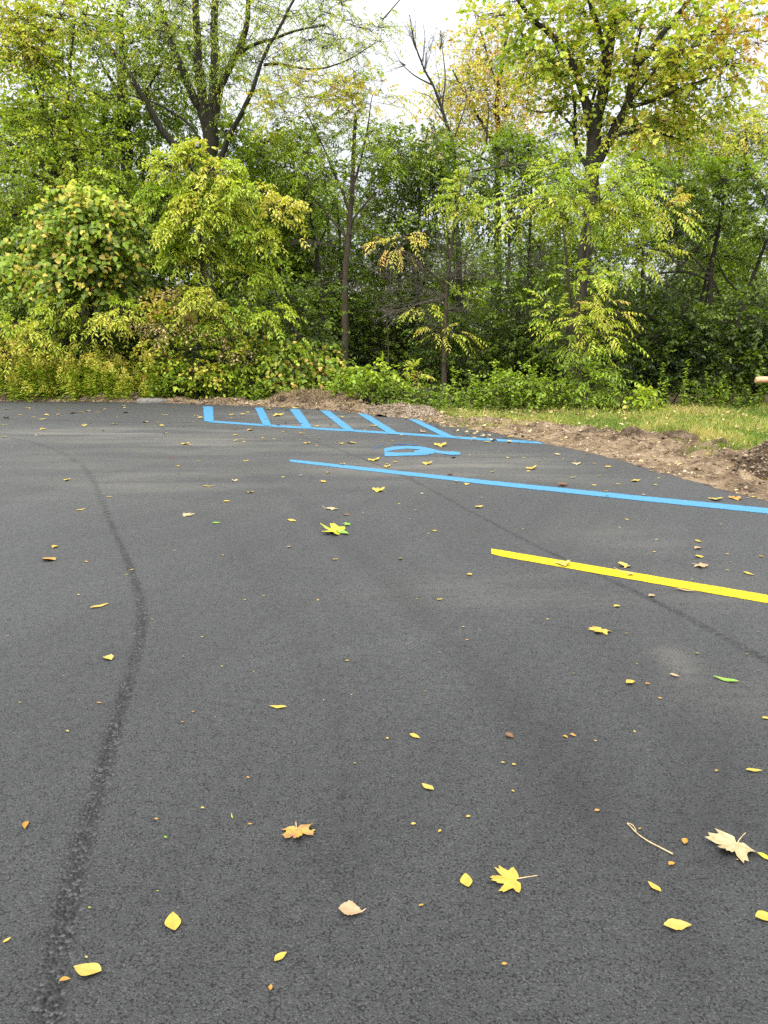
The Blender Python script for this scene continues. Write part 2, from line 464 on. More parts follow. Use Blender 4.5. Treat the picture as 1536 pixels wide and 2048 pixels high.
xs = np.concatenate([np.arange(-30, -8, .5), np.arange(-8, -2.4, .05), np.arange(-2.4, 2.4, .022), np.arange(2.4, 4.6, .05), np.arange(4.6, 9.5, .3)])
rows = np.concatenate([np.linspace(-6, .5, 12)[:-1], np.linspace(.5, 5, 190)[:-1], np.linspace(5, 9, 100)[:-1], np.linspace(9, 18, 110)])
rows = (rows - rows[0]) / (rows[-1] - rows[0])
X, R = np.meshgrid(xs, rows, indexing='ij')
EY = edge_y(X)
Yv = -6 + R * (EY + 6)
PX = np.stack([X.ravel(), Yv.ravel()], 1)
seam = np.zeros(len(PX))
for poly, hw, st in SEAMS:
    pw = smooth_poly(np.array([gnd(*p) for p in poly]), 2)[:, :2]
    d = seg_dist(PX, pw)
    hwv = hw * np.interp(PX[:, 1], [1.5, 4, 5.4, 7, 12], [1.0, .85, .62, .42, .40]) if st > .8 else hw
    brk = np.array([fbm(a_ * 5, b_ * 5, 21, 3) for a_, b_ in PX[d < .2]]); bk = np.ones(len(PX)); bk[d < .2] = np.clip(.92 + .55 * brk, .3, 1.1)
    seam = np.maximum(seam, st * bk * np.clip(1.6 - d / (hwv * 1.15), 0, 1))
DUST = [(60, 868, 2.2, .8, .8), (300, 868, 2.0, 1.0, .9), (430, 890, 1.2, .9, .8), (560, 832, 1.6, .8, .8), (660, 850, 1.3, .8, .7), (800, 935, 1.1, .9, .8),
        (690, 900, 1.0, .9, .5), (980, 925, 1.0, .8, .8), (1100, 950, .8, .6, .5), (330, 960, 1.6, 1.0, .4), (1060, 1195, .8, .16, .4), (960, 1160, .6, .25, .25), (1360, 1325, .09, .3, .55), (1270, 1080, .5, .6, .3),
        (1480, 1385, .3, .2, .4), (700, 830, 1.2, .6, .6), (180, 920, 1.5, .8, .4), (1400, 1180, .5, .3, .35)]
dust = np.zeros(len(PX))
for px, py, rx, ry, s in DUST:
    c = gnd(px, py)
    dust = np.maximum(dust, s * np.exp(-(((PX[:, 0] - c[0]) / rx) ** 2 + ((PX[:, 1] - c[1]) / ry) ** 2) * .9))
TONE = [(1100, 1560, .55, .5, -.10), (1400, 1650, .5, .35, -.12), (1080, 1440, .4, .5, -.08), (1450, 1560, .3, .3, -.06), (250, 1000, 1.2, 1.2, .03), (640, 1250, .6, .8, .04), (1300, 1030, .8, .5, -.04), (640, 1720, .12, .12, -.10)]
tone = np.zeros(len(PX))
for px, py, rx, ry, s in TONE:
    c = gnd(px, py)
    tone += s * np.exp(-(((PX[:, 0] - c[0]) / rx) ** 2 + ((PX[:, 1] - c[1]) / ry) ** 2))
for poly, hw, st in [([(480, 930), (600, 1005), (690, 1090), (850, 1235), (1010, 1400), (1200, 1640), (1400, 1950)], .09, -.10), ([(380, 1000), (520, 1150), (640, 1330), (700, 1520), (690, 1760)], .09, -.10),
                     ([(860, 960), (1010, 1100), (1190, 1260), (1420, 1500), (1600, 1700), (1900, 2040)], .13, -.05), ([(560, 1000), (700, 1150), (860, 1330), (1000, 1560)], .12, .10), ([(700, 990), (900, 1130), (1120, 1320), (1320, 1560)], .14, .09),
                     ([(280, 1170), (450, 1165), (700, 1180), (950, 1170), (1180, 1130)], .06, .10), ([(520, 1330), (800, 1290), (1060, 1240), (1250, 1190)], .07, .10), ([(0, 1020), (200, 960), (420, 925), (700, 905)], .14, .14), ([(300, 985), (560, 960), (820, 965)], .10, .12)]:
    pw = smooth_poly(np.array([gnd(*p_) for p_ in poly]), 2)[:, :2]
    tone += st * np.exp(-(seg_dist(PX, pw) / hw) ** 2)
tone += np.interp(PX[:, 1], [1.2, 2.0, 4, 7, 12], [-.20, -.08, .16, .30, .42])       # grazing sheen painted into the tone: lighter further out, vignette-like darkening up close
nx, nr = X.shape
Z = np.zeros_like(X)
V = np.stack([X.ravel(), Yv.ravel(), Z.ravel()], 1)
i, j = np.meshgrid(np.arange(nx - 1), np.arange(nr - 1), indexing='ij')
b = i * nr + j
q = np.stack([b, b + nr, b + nr + 1, b + 1], -1).reshape(-1, 4)
mb = MB(); mb.add(V, q=q)
skirt = V.reshape(nx, nr, 3)[:, -1].copy(); sk2 = skirt.copy(); sk2[:, 2] = -.09; sk2[:, 1] += .01
sv = np.concatenate([skirt, sk2]); k = np.arange(nx - 1)
mb.add(sv, q=np.stack([k, k + 1, k + 1 + nx, k + nx], -1))
me = mb.mesh("asphalt", M_ASPHALT, smooth=True)
pad = lambda a: np.concatenate([a, np.zeros(2 * nx)]).astype(np.float32)
for nm_, ar in (("seam", seam), ("dust", dust), ("tone", tone)):
    a = me.attributes.new(nm_, 'FLOAT', 'POINT'); a.data.foreach_set("value", pad(ar))
tag(link("asphalt", me), kind="structure")

# ------------------------------------------------------------------ ground sheet (forest floor)
gx = np.concatenate([-np.geomspace(600, 30, 14), np.arange(-28, 28.1, .8), np.geomspace(30, 600, 14)])
gy = np.concatenate([[-600, -200, -60, -20], np.arange(-8, 45, .8), np.geomspace(46, 900, 16)])
GX, GY = np.meshgrid(gx, gy, indexing='ij')
GZ = np.array([-.10 + .05 * fbm(x * .35, y * .35) if y > 10 else -.10 for x, y in zip(GX.ravel(), GY.ravel())])
i, j = np.meshgrid(np.arange(len(gx) - 1), np.arange(len(gy) - 1), indexing='ij'); b = i * len(gy) + j
mb = MB(); mb.add(np.stack([GX.ravel(), GY.ravel(), GZ], 1), q=np.stack([b, b + len(gy), b + len(gy) + 1, b + 1], -1).reshape(-1, 4))
tag(mb.obj("ground", M_FLOOR, smooth=True), kind="structure")

# ------------------------------------------------------------------ bare soil verge along the asphalt edge
es = resample(np.column_stack([_es, np.zeros(len(_es))]), .05)
es = es[(es[:, 0] > -16) & (es[:, 1] > -2)]
tn = nrm(np.gradient(es[:, :2], axis=0)); nv = np.stack([-tn[:, 1], tn[:, 0]], 1)        # outward (away from the lot)
sm_n = nv.copy()
for _ in range(30): sm_n[1:-1] = (sm_n[:-2] + sm_n[1:-1] + sm_n[2:]) / 3
nv = nrm(sm_n)
def verge_w(x): return np.interp(x, [-16, -4, -2.6, -.8, .2, 1.0, 1.8, 2.6, 3.4, 4.5, 8], [.55, .5, .7, .7, .6, .75, 1.7, 1.9, 1.6, 1.6, 1.6])
NV = 34
vv = np.linspace(0, 1, NV)
VP = np.zeros((len(es), NV, 3))
for a in range(len(es)):
    wv = float(verge_w(es[a, 0])) * (1 + .18 * fbm(es[a, 0] * 1.3, es[a, 1] * 1.3, 4))
    over = .05 + .06 * fbm(es[a, 0] * 3.5, es[a, 1] * 3.5, 9)
    amp = np.interp(es[a, 0], [-16, -1, .8, 2.0, 3.0, 8], [.14, .13, .06, .095, .125, .125])
    for c in range(NV):
        d = -over + vv[c] * (wv + over)
        x, y = es[a, :2] + nv[a] * d
        bell = math.sin(min(1, vv[c] * 1.15) * math.pi * .5) * (1 - max(0, vv[c] - .72) / .28 * 1.15)
        z = .004 + amp * bell * (.7 + 1.25 * fbm(x * 2.2, y * 2.2, 1, 3)) + .05 * bell * fbm(x * 9, y * 9, 2, 3) + .018 * fbm(x * 28, y * 28, 3, 2) * min(1, vv[c] * 6)
        if vv[c] == 0: z = .002
        if c == NV - 1: z = -.09
        VP[a, c] = (x, y, z)
i, j = np.meshgrid(np.arange(len(es) - 1), np.arange(NV - 1), indexing='ij'); b = i * NV + j
mb = MB(); mb.add(VP.reshape(-1, 3), q=np.stack([b, b + NV, b + NV + 1, b + 1], -1).reshape(-1, 4))
tag(mb.obj("soil_verge", M_SOIL, smooth=True), kind="structure")

# clods, pebbles and straw scattered over the verge: nobody could count them
def blob_verts(n, r):
    """irregular little stones: n centres (n,3), r (n,) -> octahedra jittered"""
    base = np.array([[1, 0, 0], [-1, 0, 0], [0, 1, 0], [0, -1, 0], [0, 0, 1], [0, 0, -1]], float)
    v = base[None] * r[:, None, None] * rng.uniform(.6, 1.3, (len(r), 6, 1))
    v[:, :, 2] *= .65
    a = rng.uniform(0, 6.28, len(r)); c, s = np.cos(a)[:, None], np.sin(a)[:, None]
    x = v[:, :, 0] * c - v[:, :, 1] * s; y = v[:, :, 0] * s + v[:, :, 1] * c
    v[:, :, 0], v[:, :, 1] = x, y
    return v + n[:, None, :]
OCT = np.array([[0, 2, 4], [2, 1, 4], [1, 3, 4], [3, 0, 4], [2, 0, 5], [1, 2, 5], [3, 1, 5], [0, 3, 5]])
def scatter_stones(mb, P, r):
    v = blob_verts(P, r)
    t = (OCT[None] + (np.arange(len(r)) * 6)[:, None, None]).reshape(-1, 3)
    mb.add(v.reshape(-1, 3), t=t, h=np.repeat(rng.uniform(0, 1, len(r)), 6))
def verge_points(n, xmin=-12, xmax=6, lo=.0, hi=1.0):
    ok = np.where((es[:, 0] > xmin) & (es[:, 0] < xmax))[0]
    a = rng.choice(ok, n); c = np.clip((rng.uniform(lo, hi, n) * (NV - 1)), 0, NV - 2)
    c0 = c.astype(int); f = (c - c0)[:, None]
    return VP[a, c0] * (1 - f) + VP[a, c0 + 1] * f + np.column_stack([rng.normal(0, .02, n), rng.normal(0, .02, n), np.zeros(n)])

def stone_material():
    m, nt, out = newmat("loose_stones")
    c = ramp(nt, attr_n(nt, "hue"), [(0, (.035, .022, .012)), (.5, (.115, .076, .043)), (.85, (.20, .145, .09)), (1, (.32, .26, .18))]).outputs[0]
    p = N(nt, "ShaderNodeBsdfPrincipled"); p.inputs["Roughness"].default_value = .9; L(nt, c, p.inputs["Base Color"]); L(nt, p.outputs[0], out.inputs[0])
    return m
M_LOOSE = stone_material()
mb = MB()
P = verge_points(7000, 1.0, 6, .0, .9); scatter_stones(mb, P, rng.gamma(2.0, .0055, len(P)) + .003)
P = verge_points(5000, -12, 1.0, .0, .9); scatter_stones(mb, P, rng.gamma(2.0, .008, len(P)) + .005)
P = verge_points(90, 1.2, 6, .35, .9); scatter_stones(mb, P, rng.uniform(.02, .045, len(P)))
tag(mb.obj("soil_debris", M_LOOSE, attr="hue"), kind="stuff")

# ------------------------------------------------------------------ leaf geometry
UP = np.array([0, 0, 1.0])
LS = 1.5
def leaf_geo(mb, P, A, Nn, Ln, W, hue, kind):
    n = len(P)
    if n == 0: return
    A = nrm(A); S = nrm(np.cross(A, Nn)); Nn = np.cross(S, A)
    Ln = np.broadcast_to(Ln, (n,))[:, None]; W = np.broadcast_to(W, (n,))[:, None]
    f = rng.uniform(.05, .3, (n, 1)) * W
    if kind == 'rh':
        v = np.stack([P, P + A * Ln * .42 + S * W * .5 + Nn * f, P + A * Ln - Nn * Ln * .12, P + A * Ln * .42 - S * W * .5 + Nn * f], 1)
        m = 4; t = np.array([[0, 1, 2], [0, 2, 3]]); q = None
    elif kind == 'ov':
        v = np.stack([P, P + A * Ln * .28 + S * W * .48 + Nn * f, P + A * Ln * .66 + S * W * .36 + Nn * f * .6, P + A * Ln - Nn * Ln * .12,
                      P + A * Ln * .66 - S * W * .36 + Nn * f * .6, P + A * Ln * .28 - S * W * .48 + Nn * f], 1)
        m = 6; t = None; q = np.array([[0, 1, 2, 3], [0, 3, 4, 5]])
    else:   # lobed
        out = [(0, 0), (.12, .42), (.38, .34), (.58, .52), (.62, .2), (1, 0), (.62, -.2), (.58, -.52), (.38, -.34), (.12, -.42)]
        v = np.stack([P + A * Ln * a + S * W * s + Nn * f * abs(s) * 1.5 for a, s in out], 1)
        m = 10; q = None; t = np.array([[0, 1, 2], [0, 2, 4], [2, 3, 4], [0, 4, 5], [0, 5, 6], [0, 6, 8], [6, 7, 8], [0, 8, 9]])
    off = (np.arange(n) * m)[:, None, None]
    mb.add(v.reshape(-1, 3), q=None if q is None else (q[None] + off).reshape(-1, 4), t=None if t is None else (t[None] + off).reshape(-1, 3),
           h=np.repeat(np.clip(hue, 0, 1), m))

def sprays(mb, tw, P, D, hue, sp):
    """P (n,3) spray origins, D (n,3) directions, hue (n,), sp dict of leaf habits; leaves into mb, stalks into tw"""
    n = len(P)
    if n == 0: return
    D = nrm(D)
    droop = sp.get('droop', .5)
    Lr = sp.get('rachis', .4) * rng.uniform(.6, 1.25, n)
    k = sp['n']
    kind = sp['kind']; ll, lw = sp['leaf'][0] * sp['ls'], sp['leaf'][1] * sp['ls']
    side = nrm(np.cross(D, UP) + 1e-4)
    roll = rng.normal(0, sp.get('roll', .5), n)[:, None]
    upv = nrm(np.cross(side, D))
    S = side * np.cos(roll) + upv * np.sin(roll)
    Nn = upv * np.cos(roll) - side * np.sin(roll)
    if sp['type'] == 'compound':
        for m_ in range(k):
            t = (m_ + 1.0) / k
            c = P + D * (Lr * t)[:, None] - UP * (droop * Lr * t * t)[:, None]
            tang = nrm(D - UP * (2 * droop * t))
            for s in ((1, -1) if m_ < k - 1 else (0,)):
                keep = rng.random(n) < sp.get('keep', .9)
                A = (S * s * .9 + tang * (.45 if s else 1) - UP * (.35 + .5 * droop) * rng.uniform(.4, 1.3, n)[:, None] + rng.normal(0, .16, (n, 3)))
                sz = (1 - .35 * abs(t - .55) * 2) * rng.uniform(.75, 1.15, n)
                NN = Nn + rng.normal(0, .25, (n, 3)) + S * s * .2
                hh = hue + rng.normal(0, sp.get('hv', .06), n)
                leaf_geo(mb, c[keep], A[keep], NN[keep], (ll * sz)[keep], (lw * sz)[keep], hh[keep], kind)
    else:
        for m_ in range(k):
            t = (m_ + .6) / k
            keep = rng.random(n) < sp.get('keep', .9)
            c = P + D * (Lr * t)[:, None] - UP * (droop * Lr * t * t)[:, None] + rng.normal(0, .02, (n, 3))
            s = 1 if m_ % 2 else -1
            A = S * s * .8 + D * .5 - UP * (.25 + .8 * droop) * rng.uniform(.2, 1.4, n)[:, None] + rng.normal(0, .32, (n, 3))
            NN = Nn + UP * .3 + rng.normal(0, .45, (n, 3)) + np.array([0, -sp.get('face', .0), 0])
            sz = rng.uniform(.65, 1.2, n)
            hh = hue + rng.normal(0, sp.get('hv', .06), n)
            if 'alt' in sp:
                pr, ah = sp['alt']; al = rng.random(n) < pr
                hh = np.where(al, ah + rng.normal(0, .05, n), hh)
            leaf_geo(mb, c[keep], A[keep], NN[keep], (ll * sz)[keep], (lw * sz)[keep], hh[keep], kind)
    if tw is not None:
        t = np.array([0, .5, 1.0])
        pts = P[:, None] + D[:, None] * (Lr[:, None] * t)[..., None] - UP * (droop * Lr[:, None] * t * t)[..., None]
        tubes(tw, pts, np.tile(np.array([.004, .003, .002]), (n, 1)), 3)

# leaf habits
ASH = dict(ls=1.2, type='compound', n=4, rachis=.30, leaf=(.105, .034), kind='rh', droop=.55, hv=.05)
ASHBIG = dict(ls=1.15, type='compound', n=4, rachis=.27, leaf=(.125, .046), kind='rh', droop=.38, hv=.05)
LOCUST = dict(ls=1.3, type='compound', n=5, rachis=.36, leaf=(.095, .026), kind='rh', droop=.9, hv=.07, keep=.85)
WALNUT = dict(ls=1.25, type='compound', n=7, rachis=.50, leaf=(.115, .036), kind='rh', droop=.35, hv=.06, roll=.35)
BUCKTHORN = dict(ls=1.35, type='simple', n=9, rachis=.36, leaf=(.075, .05), kind='ov', droop=.2, hv=.05)
BROAD = dict(ls=1.2, type='simple', n=7, rachis=.38, leaf=(.10, .07), kind='ov', droop=.35, hv=.07)
SMALL = dict(ls=1.3, type='simple', n=8, rachis=.34, leaf=(.075, .048), kind='rh', droop=.35, hv=.07)
VINE = dict(ls=1.12, type='simple', n=7, rachis=.4, leaf=(.12, .11), kind='ov', droop=.8, hv=.07, face=.8, alt=(.2, .87))
MAPLE = dict(ls=.92, type='simple', n=6, rachis=.34, leaf=(.125, .12), kind='lobe', droop=.45, hv=.09)
GOLD = dict(ls=1.15, type='simple', n=6, rachis=.4, leaf=(.10, .075), kind='rh', droop=.6, hv=.08)

def skeleton(mb, pts, r0, r1, sides=8, wob=.02, step=.22):
    p = smooth_poly(pts, 2) if len(pts) > 2 else np.asarray(pts, float)
    p = resample(p, step)
    if wob and len(p) > 3:
        jit = rng.normal(0, wob, p.shape); jit[0] = 0; jit[-1] = 0
        jit[1:-1] = (jit[:-2] + jit[1:-1] + jit[2:]) / 2.2
        p = p + jit
    r = np.linspace(r0, r1, len(p))
    tubes(mb, p, r, sides)
    return p, r

def tree(name, label, cat, base, Y, trunk, blobs, sp, limbs=(), r=(.1, .04), bark=None, group=None, hs=.05, per=7, sig=.28, crown_name='crown',
         bare=(), stems=None, mat=None, depth_bias=0.0, flare=1.35, twigr=.006, twmat=None, bough=False):
    """base (px,py) only used for x; trunk list of (px,py[,dY]) from the ground up; blobs (px,py,rx,ry,dY,rz,n,hue[,sp])"""
    root_p = at(base[0], base[1], Y); root_p[2] = -.10
    root = empty(name, tuple(root_p)); tag(root, label, cat, group)
    sig *= .72; per = int(per * 1.35 + .5); hs *= 1.3; nf_ = .8
    if bough: nf_ = .36; per = int(per * 2.3); sig *= 1.12
    wood = MB(); leaves = MB(); twigs = MB()
    nodes, nrad = [], []
    def P3(p): return at(p[0], p[1], Y + (p[2] if len(p) > 2 else 0))
    if trunk:
        pts = [root_p - np.array([0, 0, .05])] + [P3(p) for p in trunk]
        p, rr = skeleton(wood, pts, r[0], r[1], 9, wob=r[0] * .12)
        fl = np.linspace(0, .5, 5)
        tubes(wood, np.stack([root_p + UP * f for f in (-.05, .08, .22, .45)]), np.array([flare, 1.18, 1.06, .97]) * r[0], 9)
        nodes.append(p); nrad.append(rr)
    for lb in limbs:
        lp, r0, r1 = lb
        p, rr = skeleton(wood, [P3(q) for q in lp], r0, r1, 7, wob=.02)
        nodes.append(p); nrad.append(rr)
    for (bx, by, n, ln, dirx, spread) in bare:      # sprays of bare twigs: pixel origin, count, length m, direction
        o = at(bx, by, Y + rng.uniform(-.2, .2))
        dd = nrm(np.array([dirx[0], rng.uniform(-.5, .2), dirx[1]]) + rng.normal(0, spread, (n, 3)))
        Ls = ln * rng.uniform(.4, 1.2, n)
        t = np.linspace(0, 1, 6)
        pts = o + dd[:, None] * (Ls[:, None] * t)[..., None] + rng.normal(0, .05, (n, 6, 3)) * t[None, :, None] - UP * (.12 * Ls[:, None] * t ** 2)[..., None]
        tubes(twigs, pts, np.linspace(.011, .003, 6)[None] * rng.uniform(.7, 1.3, (n, 1)), 4)
        # secondary twigs
        m = n * 4; k = rng.integers(0, n, m); ti = rng.integers(2, 5, m)
        o2 = pts[k, ti]; d2 = nrm(dd[k] + rng.normal(0, .7, (m, 3))); L2 = Ls[k] * rng.uniform(.2, .5, m)
        t2 = np.linspace(0, 1, 4)
        p2 = o2[:, None] + d2[:, None] * (L2[:, None] * t2)[..., None] + rng.normal(0, .02, (m, 4, 3)) * t2[None, :, None]
        tubes(twigs, p2, np.linspace(.005, .002, 4)[None].repeat(m, 0), 3)
    if stems:
        for (sx, sy, sd_) in stems:
            e = at(sx, sy, Y + sd_)
            o = root_p + np.array([rng.normal(0, .12), rng.normal(0, .12), 0])
            mid = (o + e) / 2 + np.array([rng.normal(0, .1), rng.normal(0, .1), .15])
            p, rr = skeleton(wood, [o, mid, e], r[0], r[1], 5, wob=.02)
            nodes.append(p); nrad.append(rr)
    ND = np.concatenate(nodes); 
    cap = len(ND)
    buf = np.zeros((cap + 60000, 3)); buf[:cap] = ND; cnt = cap
    C, Hh, SPi, BC = [], [], [], []
    for bl in blobs:
        px, py, rx, ry, dY, rz, n, hue = bl[:8]; n = max(2, int(n * nf_))
        spb = bl[8] if len(bl) > 8 else sp
        c = at(px, py, Y + dY); k = (Y + dY) / F
        d = nrm(rng.normal(0, 1, (n, 3))); rad = rng.random(n) ** (1 / 2.3)
        pts = c + d * rad[:, None] * np.array([rx * k, rz, ry * k])
        pts[:, 2] = np.maximum(pts[:, 2], .12)
        C.append(pts); Hh.append(hue + rng.normal(0, hs, n)); SPi += [spb] * n; BC.append(np.tile(c, (n, 1)))
    if twigs.n: twigs.obj('twigs', twmat or M_TWIG, root, origin=root_p)
    if not C:
        wood.obj('trunk', bark or M_BARK, root, origin=root_p, smooth=True); return root
    C = np.concatenate(C); Hh = np.concatenate(Hh); BC = np.concatenate(BC)
    dmin = np.array([np.min(np.linalg.norm(ND - c, axis=1)) for c in C])
    order = np.argsort(dmin)
    brP, brR = [], []
    t6 = np.linspace(0, 1, 6)
    dirs = np.zeros_like(C)
    for ix in order:
        c = C[ix]
        dv = buf[:cnt] - c
        dist = np.sqrt((dv * dv).sum(1)) + .7 * np.maximum(0, dv[:, 2])
        k = int(np.argmin(dist)); o = buf[k]
        ln = np.linalg.norm(c - o)
        mid = (o + c) / 2 + rng.normal(0, .09 * ln, 3) + UP * .08 * ln
        p = ((1 - t6) ** 2)[:, None] * o + (2 * t6 * (1 - t6))[:, None] * mid + (t6 ** 2)[:, None] * c
        brP.append(p); brR.append(np.linspace(min(.03, twigr + .007 * ln), twigr * .6, 6))
        buf[cnt:cnt + 5] = p[1:]; cnt += 5
        dirs[ix] = (c - o) / max(ln, .05)
    tubes(wood, np.array(brP), np.array(brR), 4)
    # sprays
    groups = {}
    for a, s in enumerate(SPi): groups.setdefault(id(s), (s, []))[1].append(a)
    for s, ids in groups.values():
        ids = np.array(ids); m = len(ids) * per
        rep = np.repeat(ids, per)
        off = rng.normal(0, sig, (m, 3)) * np.array([1.15, 1.15, .5])
        if bough: off[:, 2] = sig * .55 - .9 * (off[:, 0] ** 2 + off[:, 1] ** 2) / (sig * 2.2) + rng.normal(0, sig * .22, m)
        P = C[rep] + off
        P[:, 2] = np.maximum(P[:, 2], .06)
        D = nrm(off) * .8 + dirs[rep] * .6 + nrm(C[rep] - BC[rep] + 1e-3) * .35 + np.array([0, -.15 - depth_bias, -.1])
        hue = Hh[rep] + rng.normal(0, .03, m)
        sprays(leaves, wood, P, D, hue, s)
        t3 = np.array([0, .5, 1.0])
        pts = C[rep][:, None] * (1 - t3)[None, :, None] + P[:, None] * t3[None, :, None] + rng.normal(0, .02, (m, 3, 3)) * np.array([0, 1, 0])[None, :, None]
        tubes(wood, pts, np.tile(np.array([.006, .005, .004]), (m, 1)), 3)
    wood.obj('trunk' if trunk or limbs else 'stem', bark or M_BARK, root, origin=root_p, smooth=True)
    leaves.obj(crown_name, mat or M_LEAF, root, origin=root_p, attr='hue')
    return root

# ------------------------------------------------------------------ the wood
# --- tall trees
tree('locust_tree', 'tall dark-limbed tree fanning into five bare stems above the lime sapling', 'tree', (420, 765), 24.0,
     [(420, 600), (420, 330), (422, 262)],
     [(290, 50, 150, 100, 0, 2.4, 60, .54), (450, 20, 150, 110, 0, 2.4, 52, .57), (600, 30, 100, 80, -.5, 1.6, 38, .60), (690, 70, 75, 70, -1, 1.4, 28, .64),
      (600, 150, 90, 50, -.5, 1.4, 10, .6), (330, 190, 110, 70, 1, 2, 26, .42), (470, 260, 70, 60, 1, 1.5, 9, .5), (380, 110, 90, 90, -1, 1.6, 26, .52), (500, 140, 60, 60, -.8, 1.4, 14, .56), (400, -170, 300, 140, 0, 3, 70, .5), (700, -120, 150, 90, -1, 2, 26, .55)],
     LOCUST, per=9, sig=.4, bark=M_BARK, r=(.27, .21),
     limbs=[([(421, 270), (410, 240), (390, 200), (365, 140), (345, 90), (325, 35), (310, -40)], .15, .05),
            ([(420, 280), (408, 235), (400, 165), (395, 90), (392, 0), (390, -120)], .17, .06),
            ([(424, 262), (428, 175), (430, 90), (429, 0), (432, -140)], .16, .06),
            ([(422, 262), (440, 175), (465, 120), (488, 75), (497, 30), (500, -60, -.4)], .15, .05),
            ([(463, 120), (492, 92, -.3), (530, 85, -.6), (590, 60, -.8), (650, 50, -1)], .06, .02),
            ([(422, 420), (440, 310, -.2), (460, 265, -.4), (490, 210, -.6), (515, 150, -.8), (528, 110, -.8), (560, 50, -1), (600, -20, -1)], .10, .03),
            ([(528, 130, -.8), (570, 130, -1), (620, 145, -1), (700, 120, -1.2), (745, 90, -1.2)], .04, .012),
            ([(418, 400), (385, 330, -.2), (355, 298, -.4), (325, 262, -.5), (295, 210, -.6), (270, 170, -.7), (240, 120, -.7), (205, 80, -.8), (165, 50, -.8), (60, 20, -.8)], .13, .03),
            ([(415, 300), (370, 240, .5), (310, 205, .8), (260, 190, 1), (190, 188, 1)], .05, .015)],
     )

tree('dark_trunk_tree', 'tree with a straight black trunk and dense dark green leaves left of the five-stem tree', 'tree', (257, 765), 27.0,
     [(257, 560), (257, 440), (255, 350), (251, 260), (245, 215), (245, 120), (240, 20)],
     [(230, 130, 130, 90, 0, 2.6, 85, .26), (140, 240, 110, 90, 0, 2.2, 55, .34), (290, 250, 90, 80, .5, 2, 44, .28), (330, 120, 80, 80, .5, 2, 34, .34), (420, 200, 90, 90, 1, 2, 26, .36), (220, -60, 180, 90, 0, 2.5, 40, .3)],
     BROAD, limbs=[([(251, 265), (275, 215), (300, 170), (330, 120)], .08, .03), ([(253, 300), (215, 250), (170, 220), (120, 200)], .07, .02), ([(246, 200), (210, 140), (180, 80)], .07, .02)],
     r=(.30, .12), bark=M_BARKD, sig=.38)

tree('yellow_top_tree', 'leaning tree at the left edge whose top turns bright yellow', 'tree', (175, 770), 21.0,
     [(172, 600), (168, 430), (160, 385)],
     [(30, 80, 75, 50, -.4, 1.2, 56, .68), (110, 40, 110, 50, 0, 1.5, 38, .61), (90, 190, 115, 80, 0, 1.6, 60, .53), (120, 310, 120, 70, 0, 1.6, 58, .54), (25, 350, 70, 90, 0, 1.4, 36, .5),
      (40, 250, 70, 60, 0, 1.2, 24, .56), (210, 350, 80, 50, -.4, 1.2, 18, .52), (40, -70, 140, 70, 0, 2, 26, .6)],
     SMALL, limbs=[([(163, 400), (110, 345), (55, 310), (0, 275), (-60, 240)], .10, .03), ([(160, 395), (100, 365), (50, 345), (0, 342), (-60, 335)], .09, .03),
                   ([(162, 390), (120, 330), (90, 240), (60, 130), (35, 40), (25, -60)], .08, .025), ([(160, 385), (150, 330), (135, 240), (140, 140), (150, 40)], .07, .02)],
     r=(.17, .11), bark=M_BARK, sig=.30, per=8)

tree('leafy_tree', 'dense mid green tree behind the vine-covered one at the left edge', 'tree', (60, 765), 22.5,
     [(60, 600), (55, 480), (50, 380)],
     [(40, 450, 110, 90, 0, 1.6, 60, .43), (10, 560, 90, 90, -.4, 1.5, 44, .47), (110, 560, 90, 80, 0, 1.4, 34, .38), (130, 440, 80, 70, 0, 1.4, 30, .42), (-60, 480, 90, 150, 0, 1.5, 26, .45)],
     SMALL, r=(.10, .05), bark=M_BARKD, bough=True, sig=.3, per=8)

tree('lime_sapling', 'bushy young tree in bright lime green drooping leaves, brightest of the edge trees', 'tree', (398, 790), 18.4,
     [(400, 640), (401, 520), (404, 420), (402, 340), (400, 285)],
     [(385, 305, 26, 14, 0, .4, 14, 0.62), (325, 322, 18, 8, -.1, .4, 8, 0.66), (440, 338, 26, 10, -.1, .5, 11, 0.59), (400, 372, 36, 12, 0, .6, 15, 0.60), (318, 395, 24, 10, -.2, .5, 11, 0.60), (490, 380, 30, 10, -.3, .5, 12, 0.62),
      (420, 435, 44, 14, -.1, .6, 17, 0.57), (345, 455, 22, 9, -.2, .4, 9, 0.59), (560, 405, 26, 7, -.5, .35, 8, 0.71), (495, 460, 34, 10, -.2, .5, 12, 0.55), (410, 510, 34, 12, -.1, .5, 13, 0.57),
      (350, 500, 24, 9, 0, .4, 10, .55), (460, 415, 30, 10, 0, .5, 11, .58), (375, 405, 24, 10, -.3, .4, 9, .60), (405, 588, 30, 8, -.6, .35, 11, 0.70), (500, 545, 28, 10, -.2, .5, 10, 0.54), (455, 630, 46, 12, -.2, .6, 12, 0.56), (545, 625, 30, 12, -.2, .5, 9, 0.52)],
     ASHBIG, r=(.065, .02), bark=M_BARKD, bough=True, sig=.19, per=11, hs=.06, depth_bias=.25)

tree('drooping_sapling', 'small sapling with long pale drooping leaflets left of the lime sapling, above the goldenrod', 'tree', (215, 795), 18.3,
     [(218, 720), (222, 660), (225, 610)],
     [(130, 605, 70, 30, -.2, .6, 13, .60), (225, 610, 60, 28, -.3, .5, 12, .60), (60, 640, 50, 30, -.2, .5, 9, .62), (120, 660, 50, 22, -.2, .5, 7, .58)],
     ASHBIG, r=(.03, .015), bark=M_BARKD, bough=True, sig=.22, per=10, depth_bias=.2)

